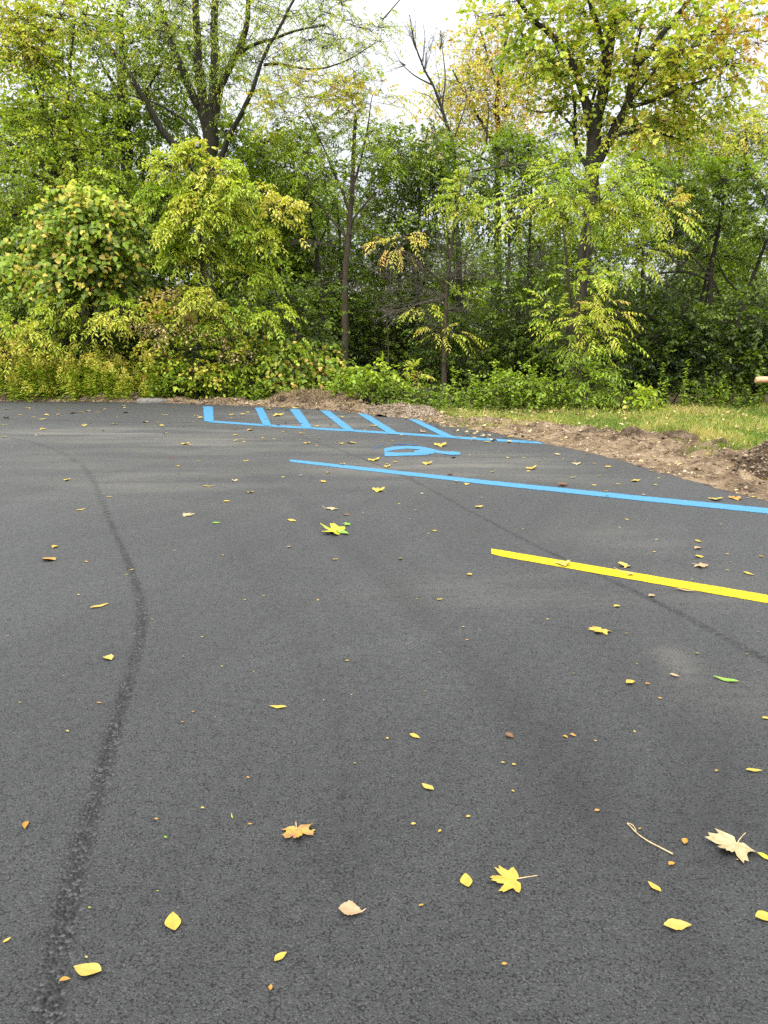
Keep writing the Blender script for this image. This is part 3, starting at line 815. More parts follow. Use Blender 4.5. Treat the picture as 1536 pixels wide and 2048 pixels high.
tree('vine_covered_tree', 'round small tree smothered in heart-shaped vine leaves, many turned orange yellow', 'tree', (185, 790), 19.2,
     [(184, 690), (180, 600), (178, 500), (180, 410)],
     [(175, 470, 75, 70, -.3, .8, 50, .28), (140, 560, 60, 40, -.4, .7, 22, .32), (220, 545, 40, 50, -.2, .7, 18, .22), (110, 450, 40, 40, -.2, .7, 12, .46), (185, 385, 40, 22, -.2, .6, 12, .5), (235, 455, 26, 40, -.1, .5, 8, .34), (60, 520, 26, 40, -.1, .5, 8, .42)],
     dict(VINE, alt=(.2, .82), n=8), r=(.09, .04), bark=M_BARKD, sig=.26, per=7, depth_bias=.5)

tree('slim_trunk_tree', 'slim straight brown trunk rising past yellow-tipped compound leaves in the middle', 'tree', (690, 757), 23.0,
     [(690, 650), (690, 550), (695, 490), (700, 440), (705, 380), (708, 300), (712, 230)],
     [(605, 215, 75, 42, 0, 1.2, 24, .71), (730, 195, 75, 36, 0, 1.1, 22, .73), (670, 180, 60, 26, 0, 1, 10, .74), (670, 290, 100, 60, .3, 1.4, 30, .48), (610, 340, 80, 60, .2, 1.3, 24, .45), (760, 300, 60, 60, .3, 1.2, 14, .45), (690, 390, 90, 50, .4, 1.4, 18, .42),
      (570, 240, 40, 40, 0, 1, 7, .62), (650, 170, 50, 30, 0, 1, 6, .66)],
     WALNUT, limbs=[([(702, 430), (670, 350), (640, 280), (610, 220)], .05, .015), ([(706, 370), (730, 290), (740, 230), (745, 190)], .04, .012), ([(696, 480), (650, 420), (610, 380), (580, 340)], .04, .012), ([(698, 450), (740, 400), (770, 340), (780, 300)], .035, .01)],
     r=(.125, .05), bark=M_BARKB, sig=.3, per=5, bare=[(694, 500, 9, 1.6, (-.7, .55), .35), (697, 470, 9, 1.6, (.7, .6), .35), (700, 420, 8, 1.8, (.1, 1), .4), (690, 560, 8, 1.4, (-1, .1), .35), (690, 580, 6, 1.2, (1, .1), .35)])

tree('second_slim_tree', 'thin dark crooked trunk just left of the slim brown trunk', 'tree', (650, 752), 24.6,
     [(648, 690), (645, 625), (640, 550), (632, 500), (622, 430), (612, 370)],
     [(600, 360, 90, 80, 0, 1.6, 30, .38), (560, 450, 80, 70, 0, 1.5, 24, .40), (640, 450, 60, 60, .4, 1.4, 12, .36)],
     BROAD, limbs=[([(640, 545), (600, 500), (560, 470)], .04, .012), ([(632, 500), (660, 440), (670, 400)], .035, .01)],
     r=(.10, .04), bark=M_BARKD, sig=.34)

tree('bare_twig_tree', 'young tree with bare grey twigs all round and a few drooping yellow-green sprays', 'tree', (888, 782), 20.2,
     [(890, 650), (893, 590), (898, 540), (905, 480), (915, 420), (922, 370)],
     [(925, 385, 30, 50, -.2, .5, 13, .60, WALNUT), (945, 430, 40, 30, -.2, .5, 6, .66, WALNUT), (790, 490, 26, 35, -.3, .5, 7, .74, WALNUT), (880, 665, 16, 20, -.4, .2, 2, .70, WALNUT), (920, 670, 14, 16, -.4, .2, 2, .6, WALNUT),
      (925, 590, 22, 30, -.3, .3, 3, .5, WALNUT), (850, 620, 18, 10, -.3, .3, 2, .66, WALNUT), (870, 420, 40, 40, .3, .5, 6, .4)],
     BROAD, limbs=[([(893, 590), (860, 540, -.2), (820, 515, -.3), (790, 480, -.4)], .03, .01), ([(892, 610), (850, 600, -.3), (800, 630, -.5), (770, 660, -.6)], .022, .006), ([(895, 570), (930, 520), (960, 470), (985, 440)], .03, .008)],
     r=(.085, .02), bark=M_BARKB, sig=.22, per=4, twigr=.004,
     bare=[(893, 595, 16, 1.5, (-1, .15), .35), (895, 570, 14, 1.4, (-.7, .7), .4), (894, 560, 14, 1.4, (.8, .6), .4), (892, 620, 10, 1.3, (.9, .0), .35), (900, 520, 12, 1.4, (-.3, 1), .5), (860, 540, 10, 1.1, (-.9, .1), .45), (892, 640, 9, 1.3, (-1, -.15), .35), (800, 620, 5, .7, (-.8, -.4), .4)])

tree('thin_dark_tree', 'thin dark stem half hidden in shade right of the bare-twigged young tree', 'tree', (1008, 752), 23.5,
     [(1011, 690), (1013, 600), (1018, 530), (1020, 450), (1024, 390)],
     [(1010, 420, 80, 60, 0, 1.2, 26, .28), (1040, 360, 60, 40, 0, 1, 12, .36)], BROAD,
     r=(.085, .03), bark=M_BARKB, sig=.32, bare=[(1016, 560, 9, 1.4, (-.9, .3), .4), (1016, 540, 8, 1.3, (.8, .4), .4)])

tree('golden_tree', 'sparse golden yellow tree against the sky behind the bare branches', 'tree', (995, 745), 32.0,
     [(995, 600), (995, 300), (996, 200), (1000, 140), (1013, 65), (1018, 0)],
     [(985, 130, 70, 75, 0, 2, 66, .79), (920, 215, 70, 75, 0, 2, 66, .77), (1010, 225, 90, 75, 0, 2, 80, .80), (960, 75, 55, 50, 0, 1.5, 32, .79), (900, 290, 70, 50, 0, 1.8, 44, .78), (1060, 150, 40, 70, 0, 1.5, 30, .81)],
     GOLD, limbs=[([(995, 300), (960, 240), (930, 190), (905, 140)], .09, .03), ([(996, 230), (1030, 190), (1050, 140), (1065, 100)], .07, .02), ([(997, 190), (975, 120), (965, 70), (950, 30)], .05, .02), ([(995, 330), (930, 300), (890, 280)], .05, .02)],
     r=(.22, .05), bark=M_BARK, sig=.42, per=6)

tree('dead_branch_tree', 'leafless forked tree of thin bare branches against the pale sky', 'tree', (915, 750), 29.0,
     [(920, 600), (914, 420), (910, 305), (900, 265), (885, 215), (865, 170), (843, 130), (828, 90), (819, 30)],
     [], GOLD, limbs=[([(885, 215), (893, 150), (885, 100), (880, 60)], .035, .008), ([(865, 170), (830, 155), (800, 130), (785, 95)], .03, .006), ([(890, 235), (860, 190), (835, 185), (822, 175)], .025, .006),
                      ([(843, 130), (850, 80), (845, 40)], .025, .006), ([(905, 285), (925, 230), (935, 190), (925, 150)], .03, .006), ([(912, 330), (970, 310), (976, 260), (978, 210), (970, 195)], .06, .015)],
     r=(.17, .015), bark=M_BARKD, bare=[(832, 100, 10, 1.6, (-.3, 1), .3), (850, 140, 9, 1.6, (.3, 1), .3), (880, 200, 9, 1.6, (.3, 1), .35), (812, 130, 6, 1.2, (-.8, .5), .3), (880, 100, 8, 1.2, (.0, 1), .4), (900, 260, 8, 1.6, (-.5, .7), .4)])

tree('maple_tree', 'large spreading maple with forked grey limbs, green and orange-yellow leaves, right of centre', 'tree', (1142, 788), 20.0,
     [(1140, 720), (1153, 625), (1163, 575), (1172, 500), (1180, 400), (1187, 325), (1188, 285)],
     [(1115, 50, 80, 60, 0, 1.6, 17, .58), (1250, 60, 100, 80, -.4, 1.8, 26, .60), (1330, 130, 90, 70, -.4, 1.7, 27, .62), (1400, 190, 75, 60, -.5, 1.4, 17, .64), (1200, 190, 60, 40, -.4, 1.2, 8, .64), (1085, 140, 50, 50, 0, 1.2, 9, .54),
      (1290, 230, 80, 40, -.4, 1.3, 14, .64), (1190, 110, 70, 60, .4, 1.3, 14, .62), (1140, 200, 50, 40, .3, 1, 8, .56), (1360, 265, 60, 30, 0, 1, 6, .55), (1465, 70, 50, 40, -.8, 1, 7, .90), (1010, 10, 60, 40, 0, 1.2, 8, .60), (1400, 60, 60, 50, -.4, 1.2, 10, .74),
      (1230, -90, 230, 80, 0, 2.2, 40, .66), (1490, 120, 60, 22, -1, .8, 5, .86), (1450, 20, 60, 40, -.6, 1, 7, .84)],
     MAPLE,
     limbs=[([(1188, 300), (1193, 240), (1208, 175), (1218, 100), (1233, 0), (1240, -80)], .165, .07),
            ([(1188, 290), (1178, 230), (1163, 170), (1138, 110), (1113, 80), (1078, 50), (1043, 10), (1010, -30)], .13, .035),
            ([(1210, 160), (1213, 125), (1198, 60), (1183, 20), (1160, -40)], .09, .04),
            ([(1190, 335), (1215, 285, -.2), (1238, 240, -.3), (1253, 210, -.4), (1268, 135, -.5), (1298, 100, -.6), (1323, 65, -.6), (1368, 15, -.6), (1400, -30, -.6)], .12, .045),
            ([(1252, 214, -.4), (1298, 205, -.5), (1333, 190, -.6), (1383, 165, -.8), (1440, 150, -1)], .055, .015),
            ([(1198, 300, -.1), (1218, 275, -.3), (1278, 255, -.4), (1318, 262, -.4), (1358, 278, -.5)], .05, .015),
            ([(1180, 345), (1150, 300, .2), (1150, 200, .3), (1128, 130, .3), (1105, 80, .3)], .06, .015),
            ([(1153, 285, .2), (1148, 255, .2), (1113, 220, .2), (1105, 200, .2)], .04, .012), ([(1113, 220, .2), (1085, 222, .2), (1053, 217, .2)], .025, .008),
            ([(1268, 135, -.5), (1275, 80, -.5), (1290, 20, -.4)], .05, .02), ([(1178, 230), (1195, 160, .3), (1210, 110, .4)], .05, .02), ([(1253, 210, -.4), (1300, 150, -.8), (1350, 110, -1), (1420, 80, -1)], .04, .012)],
     r=(.19, .175), bark=M_BARK, sig=.38, per=11)

tree('arching_dead_branch', 'long bare dead limb arching over the thicket left of the maple trunk', 'fallen branch', (1150, 785), 19.0,
     [(1140, 600), (1125, 420), (1108, 335), (1068, 327), (1008, 332), (943, 342)], [], BROAD, r=(.05, .012), bark=M_BARKB, bare=[(1008, 332, 5, .6, (-.5, .6), .4), (960, 340, 5, .6, (-.8, -.2), .4)])

tree('walnut_sapling', 'sapling with long feathery compound leaves, green and clear yellow, in front of the maple trunk', 'tree', (1158, 800), 17.4,
     [(1160, 700), (1166, 560), (1172, 450), (1170, 380)],
     [(1110, 395, 75, 42, 0, .8, 16, .54), (1215, 385, 75, 45, -.2, .8, 18, .54), (1270, 430, 60, 45, -.3, .7, 12, .6), (1335, 410, 24, 22, -.3, .5, 4, .70), (1050, 420, 45, 30, -.1, .6, 6, .55), (1130, 450, 60, 30, -.2, .7, 8, .58), (1275, 515, 55, 36, -.3, .6, 9, .60), (1130, 345, 60, 22, .2, .6, 9, .52), (1175, 420, 40, 40, -.3, .5, 8, .58), (1240, 350, 50, 20, .1, .5, 6, .56)],
     WALNUT, r=(.05, .02), bark=M_BARKB, sig=.22, per=5, depth_bias=.2, hs=.06)

tree('low_walnut_sapling', 'lower sapling with yellow-green ladder-like leaves below the walnut sapling', 'tree', (1150, 803), 16.6,
     [(1152, 740), (1155, 660), (1150, 600)],
     [(1095, 645, 45, 36, -.2, .5, 7, .54), (1175, 565, 55, 30, -.3, .5, 8, .60), (1195, 650, 55, 40, -.3, .5, 8, .62), (1155, 640, 30, 26, -.4, .4, 5, .6), (1130, 700, 45, 30, -.2, .5, 5, .5), (1240, 625, 45, 18, -.3, .4, 4, .68), (1190, 705, 45, 22, -.3, .4, 4, .5)],
     WALNUT, r=(.03, .012), bark=M_BARKB, sig=.18, per=4, depth_bias=.2, hs=.07)

# thicket masses and the shaded grove on the right
def px_tree(name, label, px, Y, trunk, blobs, sp, **kw):
    return tree(name, label, kw.pop('cat', 'tree'), (px, 765), Y, trunk, blobs, sp, **kw)

px_tree('thicket_tree', 'dense dark green rounded thicket under the gap of open sky', 830, 25.5, [(835, 600), (840, 450), (838, 340)],
        [(830, 340, 85, 70, 0, 1.8, 66, .24), (790, 420, 80, 80, 0, 1.6, 36, .24), (880, 400, 70, 80, 0, 1.6, 36, .24), (830, 500, 80, 60, .5, 1.5, 22, .22), (800, 290, 60, 30, .3, 1.4, 14, .36), (870, 310, 50, 40, 0, 1.2, 14, .34)],
        BUCKTHORN, r=(.09, .04), bark=M_BARKD, sig=.32, per=8)
px_tree('thicket_tree', 'vine-tangled green thicket behind the maple, left of its trunk', 1060, 24.5, [(1055, 600), (1060, 450), (1065, 340)],
        [(1060, 310, 75, 45, 0, 1.4, 36, .30), (1100, 380, 70, 50, 0, 1.4, 24, .28), (990, 330, 60, 50, 0, 1.4, 22, .32), (960, 400, 60, 60, .4, 1.4, 18, .26), (1080, 460, 80, 60, .5, 1.4, 14, .2)],
        BUCKTHORN, r=(.08, .03), bark=M_BARKD, bough=True, sig=.32, per=8)
px_tree('thicket_tree', 'green thicket with brown vine tangles right of the maple trunk', 1290, 24.0, [(1285, 600), (1285, 460), (1290, 360)],
        [(1290, 330, 95, 50, 0, 1.5, 42, .34), (1250, 400, 70, 50, .3, 1.4, 18, .26), (1350, 370, 70, 50, 0, 1.4, 26, .28), (1300, 470, 80, 40, .5, 1.4, 10, .2)],
        BUCKTHORN, r=(.08, .03), bark=M_BARKB, bough=True, sig=.32, per=8, bare=[(1290, 400, 14, 1.6, (-.7, .3), .5), (1290, 380, 14, 1.6, (.8, .2), .5)])
px_tree('shade_tree', 'dark green tree with leaning black stems in the shaded right corner', 1440, 21.5, [(1425, 700), (1418, 560), (1438, 460), (1450, 380)],
        [(1440, 400, 100, 55, 0, 1.5, 40, .20), (1510, 450, 60, 80, 0, 1.4, 34, .28), (1380, 450, 70, 45, .2, 1.3, 16, .22), (1500, 350, 70, 50, .3, 1.4, 24, .36), (1540, 560, 60, 90, 0, 1.3, 30, .24), (1460, 500, 50, 40, .3, 1.2, 8, .24), (1600, 420, 60, 120, 0, 1.3, 20, .28)],
        BUCKTHORN, r=(.09, .04), bark=M_BARKD, bough=True, sig=.3, per=7,
        limbs=[([(1433, 800), (1460, 690, -.2), (1490, 600, -.3), (1515, 530, -.3), (1545, 450, -.3)], .08, .035), ([(1428, 800), (1400, 690, .2), (1410, 600, .3), (1425, 520, .3)], .06, .03),
               ([(1383, 770, .4), (1385, 660, .5), (1403, 600, .5), (1418, 530, .6), (1438, 460, .6)], .07, .03), ([(1350, 770, .3), (1353, 660, .5), (1373, 600, .5), (1400, 560, .6)], .05, .02),
               ([(1418, 560), (1360, 540, .2), (1320, 550, .2), (1290, 560, .3)], .05, .02), ([(1438, 460), (1390, 500), (1340, 560, .4), (1320, 620, .5)], .05, .03), ([(1450, 640), (1430, 560), (1380, 510)], .05, .02), ([(1490, 600), (1450, 560), (1430, 500)], .04, .015)])
px_tree('yellowing_tree', 'pale yellow-orange tree far behind the maple on the right', 1360, 34.0, [(1360, 500), (1360, 300), (1362, 220)],
        [(1350, 270, 85, 55, 0, 2, 90, .74), (1280, 300, 70, 50, 0, 1.8, 44, .72), (1420, 300, 60, 50, 0, 1.6, 44, .70), (1100, 300, 80, 50, 0, 1.8, 40, .70)], GOLD, r=(.16, .06), sig=.5, per=7)
px_tree('yellowing_tree', 'yellow-green treetop at the right edge under the white sky', 1490, 33.0, [(1490, 500), (1490, 330), (1492, 260)],
        [(1490, 270, 65, 55, 0, 2, 80, .66), (1560, 260, 60, 70, 0, 2, 44, .62), (1440, 340, 70, 50, 0, 1.6, 46, .62)], GOLD, r=(.16, .06), sig=.5, per=7)
px_tree('hazel_tree', 'mid green leafy tree filling the gap between the lime sapling and the slim trunk', 550, 25.0, [(552, 620), (556, 500), (560, 400)],
        [(540, 310, 80, 60, 0, 1.6, 40, .44), (560, 500, 80, 80, 0, 1.5, 44, .34), (500, 400, 80, 80, .4, 1.5, 36, .42), (590, 600, 70, 70, 0, 1.3, 28, .3), (480, 300, 60, 40, .3, 1.5, 18, .5), (640, 560, 60, 70, .5, 1.4, 20, .28)],
        BROAD, r=(.09, .04), bark=M_BARKD, bough=True, sig=.34, per=8)
px_tree('hazel_tree', 'deep green tree in shadow behind the vine-covered one', 290, 23.5, [(292, 620), (296, 480), (290, 380)],
        [(290, 480, 90, 90, 0, 1.5, 46, .26), (330, 600, 90, 80, 0, 1.4, 40, .25), (220, 620, 80, 70, 0, 1.4, 30, .22), (220, 400, 80, 70, .2, 1.4, 32, .35), (80, 640, 90, 60, 0, 1.4, 26, .3), (430, 640, 70, 60, .5, 1.4, 22, .28)],
        BROAD, r=(.10, .04), bark=M_BARKD, bough=True, sig=.34, per=8)

for nm_l, tx, tY, bl in (('tangle of bare grey vine stems hanging in the shade left of the bare-twigged young tree', 775, 21.5, [(775, 560, 14, 1.5, (-.3, .8), .6), (760, 620, 12, 1.2, (.5, .5), .7), (790, 500, 12, 1.4, (.2, -.6), .6)]),
                         ('tangle of bare grey vine stems between the bare-twigged young tree and the maple trunk', 1060, 21.5, [(1060, 560, 14, 1.4, (.2, .8), .6), (1040, 640, 12, 1.2, (-.5, .5), .7), (1080, 500, 12, 1.4, (.1, -.7), .6)]),
                         ('tangle of bare brown stems under the thicket right of the maple trunk', 1290, 21.0, [(1290, 560, 14, 1.4, (.5, .7), .6), (1260, 620, 10, 1.2, (-.4, .6), .6), (1330, 520, 12, 1.5, (.6, .2), .6)])):
    tree('bare_shrub', nm_l, 'shrub', (tx, 770), tY, [(tx + 3, 690), (tx - 4, 620), (tx + 2, 560)], [], BROAD, r=(.03, .012), bark=M_BARKB, bare=bl, group='leafless tangles in the shade')
# shrubs at the lawn edge; dark ones carry overhang shade in their leaf colour
def shrub(name, label, px, Y, blobs, sp, nst=5, r=(.018, .006), group=None, **kw):
    stems = [(b_[0] + rng.normal(0, b_[2] * .4), b_[1] + rng.normal(0, b_[3] * .3), b_[4]) for b_ in blobs for _ in range(max(2, nst // len(blobs)))]
    return tree(name, label, kw.pop('cat', 'shrub'), (px, 790), Y, None, blobs, sp, stems=stems, r=r, group=group, crown_name='foliage', **kw)

shrub('shade_painted_shrub', 'big shrub painted in shaded green at the back of the lawn right of the maple', 1330, 17.6,
      [(1320, 650, 85, 80, 0, .9, 62, .11), (1340, 740, 90, 55, -.2, .8, 40, .09), (1270, 720, 60, 60, 0, .7, 24, .06), (1380, 690, 50, 70, 0, .7, 22, .08)], BUCKTHORN, nst=10, per=7, sig=.24, bark=M_BARKD)
shrub('shade_painted_shrub', 'shrub painted in shaded green at the right edge behind the peeled log rail', 1500, 17.2,
      [(1500, 640, 60, 60, 0, .8, 32, .15), (1500, 720, 70, 50, 0, .8, 32, .10), (1450, 690, 45, 60, .3, .6, 18, .12), (1580, 660, 60, 110, 0, .8, 26, .2), (1470, 780, 60, 22, 0, .5, 10, .2)], BUCKTHORN, nst=10, per=7, sig=.24, bark=M_BARKD)
shrub('sumac_shrub', 'fresh green ladder-leaved shrub at the foot of the maple', 1205, 15.9,
      [(1200, 770, 55, 26, 0, .45, 20, .36), (1170, 750, 40, 24, .1, .4, 10, .4), (1235, 790, 40, 18, 0, .35, 9, .34)], WALNUT, per=3, sig=.14)
shrub('seedling', 'little yellow-green seedling alone at the lawn edge beside the short log', 1272, 15.3,
      [(1275, 797, 26, 9, 0, .2, 9, .56), (1262, 806, 14, 6, 0, .15, 3, .78)], BROAD, per=2, sig=.06, nst=4, r=(.008, .004))
shrub('pale_shrub', 'light green small-leaved shrub beside the straw-topped soil heap', 735, 17.6,
      [(732, 742, 38, 15, 0, .35, 12, .47), (722, 772, 36, 16, -.1, .35, 8, .38), (765, 775, 26, 14, 0, .3, 5, .3)], BROAD, per=5, sig=.15)
shrub('walnut_seedling', 'seedling with three yellow ladder leaves left of the bare-twigged young tree', 815, 18.2,
      [(800, 745, 30, 14, -.1, .3, 5, .62), (830, 755, 24, 12, -.1, .3, 4, .66)], WALNUT, per=3, sig=.12)
EDGE_SHRUBS = [  # px, Y, cx, cy, rx, ry, n, hue, label
    (960, 16.4, 960, 790, 44, 20, 11, .30, 'leafy green shrub at the lawn edge below the thin dark stem'),
    (1030, 16.0, 1020, 780, 38, 30, 12, .40, 'yellow-green shrub at the lawn edge left of the maple trunk'),
    (1090, 15.9, 1095, 785, 40, 26, 12, .40, 'broad-leaved shrub at the lawn edge under the low walnut sapling'),
    (880, 16.9, 870, 800, 45, 14, 11, .22, 'low dark shrub behind the grey gravel heap'),
    (820, 17.4, 815, 795, 36, 16, 9, .24, 'low shrub behind the gap between the straw heap and the gravel heap'),
    (650, 18.3, 650, 780, 40, 20, 12, .38, 'shrub with a few yellow leaves behind the straw-topped soil heap')]
for px, Y, cx, cy_, rx, ry, n, hue, lab in EDGE_SHRUBS:
    shrub('edge_shrub', lab, px, Y, [(cx, cy_, rx, ry, 0, .45, n, hue), (cx + rx * .4, cy_ - ry * .7, rx * .5, ry * .6, .1, .35, n // 3, hue + .1)], dict(BROAD, ls=.8), per=8, sig=.2, group='shrubs along the edge of the wood')
VINES = [(345, 18.0, 345, 700, 42, 56, 20, .60, 'tall bramble with browning yellow leaves right of the goldenrod', .12),
         (420, 17.9, 425, 728, 40, 52, 20, .56, 'bramble with bright yellow-green leaves below the lime sapling', .1),
         (490, 18.0, 500, 716, 38, 56, 18, .52, 'yellow-green bramble behind the leftmost blue stripes', .1),
         (565, 18.2, 575, 722, 38, 54, 17, .42, 'green bramble with pale leaves left of the straw-topped heap', .1),
         (610, 18.4, 635, 728, 32, 40, 10, .32, 'darker bramble behind the straw-topped heap', .08),
         (350, 18.6, 360, 620, 70, 35, 18, .70, 'browning shrub with dry brown and yellow leaves below the lime sapling', .14),
         (20, 18.4, 10, 670, 50, 50, 20, .66, 'yellow-leaved bramble at the left edge above the goldenrod', .1)]
for px, Y, cx, cy_, rx, ry, n, hue, lab, hs_ in VINES:
    Y += .35
    shrub('bramble', lab, px, Y, [(cx, cy_, rx * .75, ry * .8, 0, .45, n, hue), (cx, cy_ + ry * .8, rx * .7, ry * .4, -.1, .4, n // 2, hue - .05)], dict(VINE, ls=.95) if hue < .5 else dict(BROAD, ls=1.1), per=6, sig=.2, hs=hs_, group='brambles along the asphalt edge')
tree('dry_leaf_shrub', 'shrub of withered brown leaves in the middle of the left thicket', 'shrub', (390, 790), 18.0, None,
     [(370, 650, 80, 44, -.1, .5, 12, .62), (440, 690, 60, 35, -.1, .5, 9, .6), (330, 610, 50, 30, 0, .4, 6, .7)], dict(SMALL, ls=1.0), stems=[(370, 640, 0), (420, 680, 0), (340, 610, 0)], r=(.016, .006), mat=M_DRYLEAF, per=5, sig=.16, crown_name='foliage')

# --- goldenrod: prototypes copied along the edge
def goldenrod(name, nst, h):
    root = empty(name, (0, 0, 0)); wood = MB(); lv = MB(); pl = MB()
    for s in range(nst):
        o = np.array([rng.normal(0, .27), rng.normal(0, .20), -.08]); hh = h * rng.beta(3, 2) * 1.45
        lean = rng.normal(0, .12, 2)
        t = np.linspace(0, 1, 7)
        p = o + np.outer(t ** 1.4, [lean[0], lean[1], 0]) * hh + np.outer(t, [0, 0, hh + .08])
        tubes(lv, p, np.linspace(.006, .003, 7), 4, h=.2)
        m = int(hh * 46)
        tt = rng.uniform(.12, .95, m); c = np.stack([np.interp(tt, t, p[:, i_]) for i_ in range(3)], 1)
        a = rng.uniform(0, 6.28, m); A = np.stack([np.cos(a), np.sin(a), rng.uniform(-.1, .7, m)], 1)
        leaf_geo(lv, c, A, UP + rng.normal(0, .3, (m, 3)), rng.uniform(.10, .18, m) * (1.15 - .5 * tt), .030, np.clip(rng.normal(.47, .09, m) + .25 * (rng.random(m) < .2), 0, .85), 'rh')
        if rng.random() < .7:     # plume
            k = 46; tp = rng.uniform(.0, 1, k); a = rng.choice([0.3, 2.0, 3.6, 5.1], k) + rng.normal(0, .3, k)
            c = p[-1] + np.stack([np.cos(a) * .13 * (1 - tp * .8), np.sin(a) * .13 * (1 - tp * .8), -.18 + .26 * tp], 1) + rng.normal(0, .012, (k, 3))
            leaf_geo(pl, c, rng.normal(0, 1, (k, 3)) + UP * .4, rng.normal(0, 1, (k, 3)), rng.uniform(.035, .06, k), .034, rng.normal(.77, .04, k), 'rh')
    lv.obj('foliage', M_LEAF, root, attr='hue'); pl.obj('blossom', M_LEAF, root, attr='hue')
    return root
def copy_thing(root, loc, rz=0, s=1.0):
    r = root.copy(); COL.objects.link(r); r.location = loc; r.rotation_euler = (0, 0, rz); r.scale = (s, s, s)
    for ch in list(root.children):
        c = ch.copy(); COL.objects.link(c); c.parent = r
    return r
protos = [goldenrod('goldenrod', 18, .95), goldenrod('goldenrod', 13, .7), goldenrod('goldenrod', 20, 1.15)]
GR = [(-30, 18.0), (12, 17.9), (55, 17.95), (98, 18.0), (140, 17.9), (182, 18.0), (224, 17.9), (268, 18.0), (310, 18.1), (-10, 18.6), (34, 18.6), (78, 18.7), (122, 18.6), (164, 18.7), (206, 18.6), (250, 18.7), (292, 18.7)]
for i_, (px, Y) in enumerate(GR):
    loc = at(px, 790, Y); loc[2] = -.02
    if i_ < 3:
        o = protos[i_]; o.location = tuple(loc)
    else: o = copy_thing(protos[i_ % 3], tuple(loc), rng.uniform(0, 6.28), rng.uniform(.8, 1.12))
    tag(o, 'front-row clump of goldenrod with yellow plumes beside the asphalt' if Y < 18.3 else 'back-row clump of goldenrod rising behind the front clumps', 'goldenrod', 'front row of goldenrod clumps' if Y < 18.3 else 'back row of goldenrod clumps')
# taller weeds between the brambles and along the lawn edge
def weed(name, nst, h, hue):
    root = empty(name, (0, 0, 0)); wood = MB(); lv = MB()
    for s in range(nst):
        o = np.array([rng.normal(0, .2), rng.normal(0, .14), -.08]); hh = h * rng.uniform(.5, 1.15); lean = rng.normal(0, .2, 2)
        t = np.linspace(0, 1, 6); p = o + np.outer(t ** 1.5, [lean[0], lean[1], 0]) * hh + np.outer(t, [0, 0, hh + .08])
        tubes(lv, p, np.linspace(.006, .002, 6), 3, h=.15)
        m = int(10 + hh * 46); tt = rng.uniform(.1, 1, m); c = np.stack([np.interp(tt, t, p[:, i_]) for i_ in range(3)], 1)
        a = rng.uniform(0, 6.28, m); A = np.stack([np.cos(a), np.sin(a), rng.uniform(-.4, .6, m)], 1)
        leaf_geo(lv, c, A, UP + rng.normal(0, .45, (m, 3)), rng.uniform(.04, .10, m), rng.uniform(.02, .045, m), rng.normal(hue, .13, m), 'ov')
    lv.obj('foliage', M_LEAF, root, attr='hue')
    return root
wp = [weed('weed', 10, .5, .26), weed('weed', 6, .9, .38), weed('weed', 12, .3, .18)]
WD = [(x, 17.85 + .25 * ((i * 7) % 3) / 2) for i, x in enumerate(range(335, 650, 34))] + [(x, 17.6) for x in (690, 735, 780)] + [(820, 16.9), (850, 16.5), (885, 16.0), (915, 15.8)] + \
     [(x, 15.5 + .2 * (i % 3)) for i, x in enumerate(range(935, 1240, 24))] + [(1290, 15.9), (1330, 16.1), (1370, 16.2), (1400, 16.4), (1440, 16.3), (1480, 16.2), (1520, 16.3), (1560, 16.3)]
for i_, (px, Y) in enumerate(WD):
    loc = at(px, 790, Y); loc[2] = -.04
    if i_ < 3: o = wp[i_]; o.location = tuple(loc)
    else: o = copy_thing(wp[i_ % 3], tuple(loc), rng.uniform(0, 6.28), rng.uniform(.7, 1.1))
    if px < 660: lab, g = 'leafy weed among the brambles beside the blue hatching', 'weeds below the brambles'
    elif px < 930: lab, g = 'leafy weed behind the soil and gravel heaps', 'weeds behind the heaps'
    elif px < 1250: lab, g = 'leafy weed along the back of the lawn below the maple', 'weeds below the maple'
    else: lab, g = 'leafy weed along the back of the lawn below the dark shrubs', 'weeds below the dark shrubs'
    tag(o, lab, 'weed', g)

# --- deeper understory and far trees: a few kinds, copied
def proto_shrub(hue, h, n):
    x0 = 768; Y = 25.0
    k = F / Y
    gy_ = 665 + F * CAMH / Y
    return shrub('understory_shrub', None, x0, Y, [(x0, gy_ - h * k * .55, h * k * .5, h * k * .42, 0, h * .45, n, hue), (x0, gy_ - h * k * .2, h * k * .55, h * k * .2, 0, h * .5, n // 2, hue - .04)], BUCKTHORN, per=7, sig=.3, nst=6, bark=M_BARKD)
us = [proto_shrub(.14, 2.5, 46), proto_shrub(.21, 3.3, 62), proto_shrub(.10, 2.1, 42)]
US = []
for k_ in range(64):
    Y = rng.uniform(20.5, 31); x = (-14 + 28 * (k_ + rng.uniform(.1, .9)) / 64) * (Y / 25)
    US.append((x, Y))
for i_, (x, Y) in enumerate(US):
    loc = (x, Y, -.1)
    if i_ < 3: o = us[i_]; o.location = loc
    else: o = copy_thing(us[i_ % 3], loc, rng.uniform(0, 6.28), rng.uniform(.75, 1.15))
    tag(o, 'dark green understory shrub deep in the shade between the trunks', 'shrub', 'understory shrubs inside the wood')
